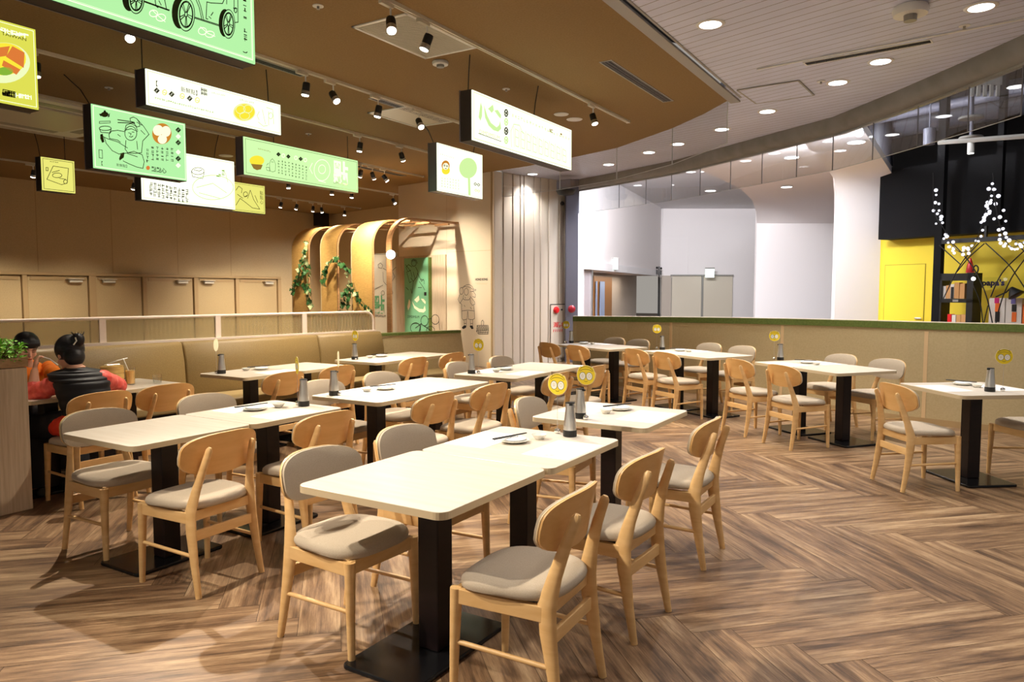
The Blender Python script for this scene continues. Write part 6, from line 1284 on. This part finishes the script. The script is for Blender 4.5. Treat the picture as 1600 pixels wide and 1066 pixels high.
# clip lamp with bare bulb, desk lamp
t = thing('clip_lamp', 'bare glowing bulb on a curved black arm beside the shelf', 'lamp'); P = [TS @ Vector((sq(x, y, OF-.05)[0], OF-.05, sq(x, y, OF-.05)[1])) for x, y in ((1520, 424), (1522, 417), (1525.5, 415), (1528.5, 419), (1527, 426), (1524, 430), (1521, 434))]
MB().tube(curve(P), .012, 8).build('arm', 'black', t, smooth=True); MB().sphere(tuple(P[-1]-Vector((0, 0, .02))), .035, 14, 10).build('bulb', 'globe', t, smooth=True)
t = thing('desk_lamp', 'black desk lamp leaning over the white display boxes', 'lamp'); P = [TS @ Vector((sq(x, y, OF-.02)[0], OF-.02, sq(x, y, OF-.02)[1])) for x, y in ((1556, 464), (1572, 457), (1577, 452))]
MB().tube(P, .012, 8).build('arm', 'black', t); u_, z_ = sq(1588, 457, OF-.02); MB().lathe([(.03, .16), (.05, .13), (.13, 0), (.12, -.01)], 20, mx=TS @ Matrix.Translation((u_, OF-.02, z_-.05)) @ Matrix.Rotation(-.6, 4, 'Y')).build('shade', 'black', t, smooth=True)
# decorative wire lattice
t = thing('wire_lattice', 'black bent wire lattice hanging in front of the yellow wall', 'lattice'); cc = lambda x, y: (1440+x/8.2, 380+y/8.2)
for Lc in ([(225, 25), (500, 275)], [(400, 5), (570, 190), (700, 380), (830, 680), (915, 1060)], [(735, 0), (560, 190), (440, 380), (280, 710)], [(805, 5), (600, 190), (450, 370)], [(820, 0), (1100, 260), (1220, 420), (1400, 700)], [(1400, 20), (1100, 300), (980, 470), (885, 690)], [(1400, 100), (1180, 400), (1060, 640), (985, 870), (945, 1060)], [(665, 540), (750, 760), (790, 1060)], [(790, 1060), (850, 800)], [(1200, -20), (1420, 220)]):
    MB().tube(curve([TS @ Vector((sq(*cc(x, y), OF-.1)[0], OF-.1, sq(*cc(x, y), OF-.1)[1])) for x, y in Lc]), .010, 6).build('wire', 'black', t)
# string lights
B7 = [(160,238),(240,312),(160,412),(225,430),(155,525),(235,525),(225,570),(255,610),(230,645),(295,695),(240,710),(985,153),(942,225),(1000,230),(1040,235),(985,323),(1065,323),(950,380),(882,408),(930,415),(1005,430),(915,460),(880,492),(922,535),(945,562),(895,582),(868,622),(875,662),(972,637),(1080,615),(1118,520),(850,690),(1150,670),(812,795),(790,880),(1033,790),(1128,777),(320,858),(325,915),(350,885),(358,970),(410,960),(720,942),(770,950),(688,1012),(610,1045),(418,1030),(1055,863),(1185,845),(1090,928),(1215,900),(1125,978),(1250,940),(1185,1018),(1350,990),(1395,965),(1410,1025),(1250,1050),(1290,1055)]
B8 = [(385,50),(400,70),(430,100),(455,130),(510,145),(560,65),(575,130),(535,95),(630,35),(630,85),(1095,40),(1150,72),(1195,80),(1040,5),(1250,15),(1300,20)]
t = thing('string_lights', 'garlands of small round white bulbs strung before the black shop front', 'string lights'); r = random.Random(2); bm_ = None
PB = [(1440+x/8.88, 270+y/8.88) for x, y in B7]+[(1440+x/8.2, 380+y/8.2) for x, y in B8]
for x, y in PB:
    u_, z_ = sq(x, y, OF-.3); p_ = TS @ Vector((u_, OF-.3+r.uniform(-.1, .1), z_)); q = bpy.data.objects.new('bulb', bm_.data) if bm_ else MB().sphere((0, 0, 0), .031, 12, 8).build('bulb', 'bulb', t, smooth=True)
    if bm_: C.objects.link(q); q.parent = t
    else: bm_ = q
    q.location = p_; s_ = r.uniform(.6, 1.1); q.scale = (s_, s_, s_)
for Pg in ([(1458, 270), (1460, 330), (1475, 358), (1485, 378), (1500, 394), (1520, 386), (1531, 360), (1540, 330), (1551, 288), (1551, 270)], [(1551, 288), (1557, 330), (1565, 362), (1580, 386), (1600, 378)], [(1551, 288), (1566, 358), (1600, 382)]):
    MB().tube(curve([TS @ Vector((sq(x, y, OF-.3)[0], OF-.3, sq(x, y, OF-.3)[1])) for x, y in Pg]), .006, 5).build('cord', 'black', t)
# ================================================================ OPEN CEILING ABOVE THE SHOP
def seg3(name, label, cat, a, b, r, m, part='pipe', n=14):
    t = thing(name, label, cat); MB().tube([a, b], r, n).build(part, m, t, smooth=True); return t
seg3('ventilation_duct', 'long grey ventilation duct crossing the dark open ceiling', 'duct', dep(1372, 196, 17), dep(1640, 142, 14), .36, 'ducts', 'duct')
seg3('ventilation_duct', 'thin pale pipe running above the grey duct', 'pipe', dep(1372, 186, 16.2), dep(1640, 132, 13.2), .10, 'ductlight')
seg3('ventilation_duct', 'dark vertical shaft in the open ceiling', 'duct', dep(1376, 150, 16.5), dep(1378, 262, 16.5), .22, 'ducts', 'duct')
t = thing('cable_tray', 'pale slotted cable tray high in the open ceiling', 'cable tray', tuple(dep(1540, 128, 12.5)), YAW)
m = MB(); m.box(-.27, -.02, -.05, .27, .02, .12)
for i in range(5): m.box(-.25+i*.11, -.02, -.24, -.20+i*.11, .02, -.05)
m.build('tray', 'greytrim', t)
for px, py, d, lb in ((1517, 186, 13, 'upper round pale disc hanging in the open ceiling'), (1517, 217, 13.5, 'lower round pale disc on the white track over the shop')):
    p = dep(px, py, d); t = thing('ceiling_disc', lb, 'ceiling disc', tuple(p)); MB().lathe([(.19, 0), (.2, .02), (.19, .04)], 28).build('disc', 'greytrim', t, smooth=True)
    MB().tube([(0, 0, .04), (0, 0, 6.55-p.z)], .03, 10).build('rod', 'ductlight', t)
a, b = dep(1467, 223, 13.5), dep(1640, 210, 11.8); t = thing('lighting_track', 'white lighting track over the black shop fascia', 'lighting track'); MB().tube([a, b], .045, 6).build('rail', 'greytrim', t)
p = dep(1517, 229, 13); t = thing('track_spotlight', 'lit white cylinder spotlight over the black shop fascia', 'spotlight', tuple(p), 0); MB().lathe([(.055, -.12), (.055, .10), (.02, .11)], 18).build('can', 'white', t, smooth=True); MB().lathe([(.05, -.125), (.05, -.121)], 18).build('lens', 'globe', t)
p = dep(1452, 213, 14); t = thing('ceiling_speaker', 'pale translucent cylinder hanging beside the shop track', 'ceiling speaker', tuple(p)); MB().lathe([(.10, -.16), (.105, .14), (.09, .15)], 20).build('cylinder', 'ductlight', t, smooth=True); MB().tube([(0, 0, .15), (0, 0, 6.5-p.z)], .012, 8).build('rod', 'ductlight', t)
t = thing('security_camera', 'pale dome camera on the mall ceiling edge', 'security camera', tuple(dep(1343, 205, 11.2)), YAW); MB().sphere((0, 0, -.02), .07, 14, 10).tube([(0, 0, .02), (.0, 0, .16)], .02, 8).build('housing', 'white', t, smooth=True)
# ================================================================ MALL LAMPS
for px, py, d, lb in ((1338, 222, 12.6, 'downlight in the near white mall ceiling'), (1237, 246, 16.5, 'downlight in the middle mall ceiling, left of the near one'), (1229, 292, 20.5, 'small downlight further in the mall ceiling'), (1110, 298, 21.5, 'small downlight furthest left in the mall ceiling')):
    p = dep(px, py, d); zz = 3.94 if d < 15 else 4.18; k = (zz-EYE)/(p.z-EYE); p = Vector((p.x*k, p.y*k, zz)); t = thing('downlight', lb, 'downlight', tuple(p), 0, 'mall downlights'); MB().lathe([(.13, -.012), (.13, -.006)], 24).build('lens', 'lampcool', t); MB().lathe([(.135, -.008), (.16, 0)], 24).build('trim_ring', 'white', t)
    l = bpy.data.lights.new('mall_downlight', 'SPOT'); l.energy = 130; l.color = COOL; l.spot_size = radians(130); l.spot_blend = .8; l.shadow_soft_size = .15; o = bpy.data.objects.new('mall_bulb', l); C.objects.link(o); o.parent = t; o.location = (0, 0, -.05)
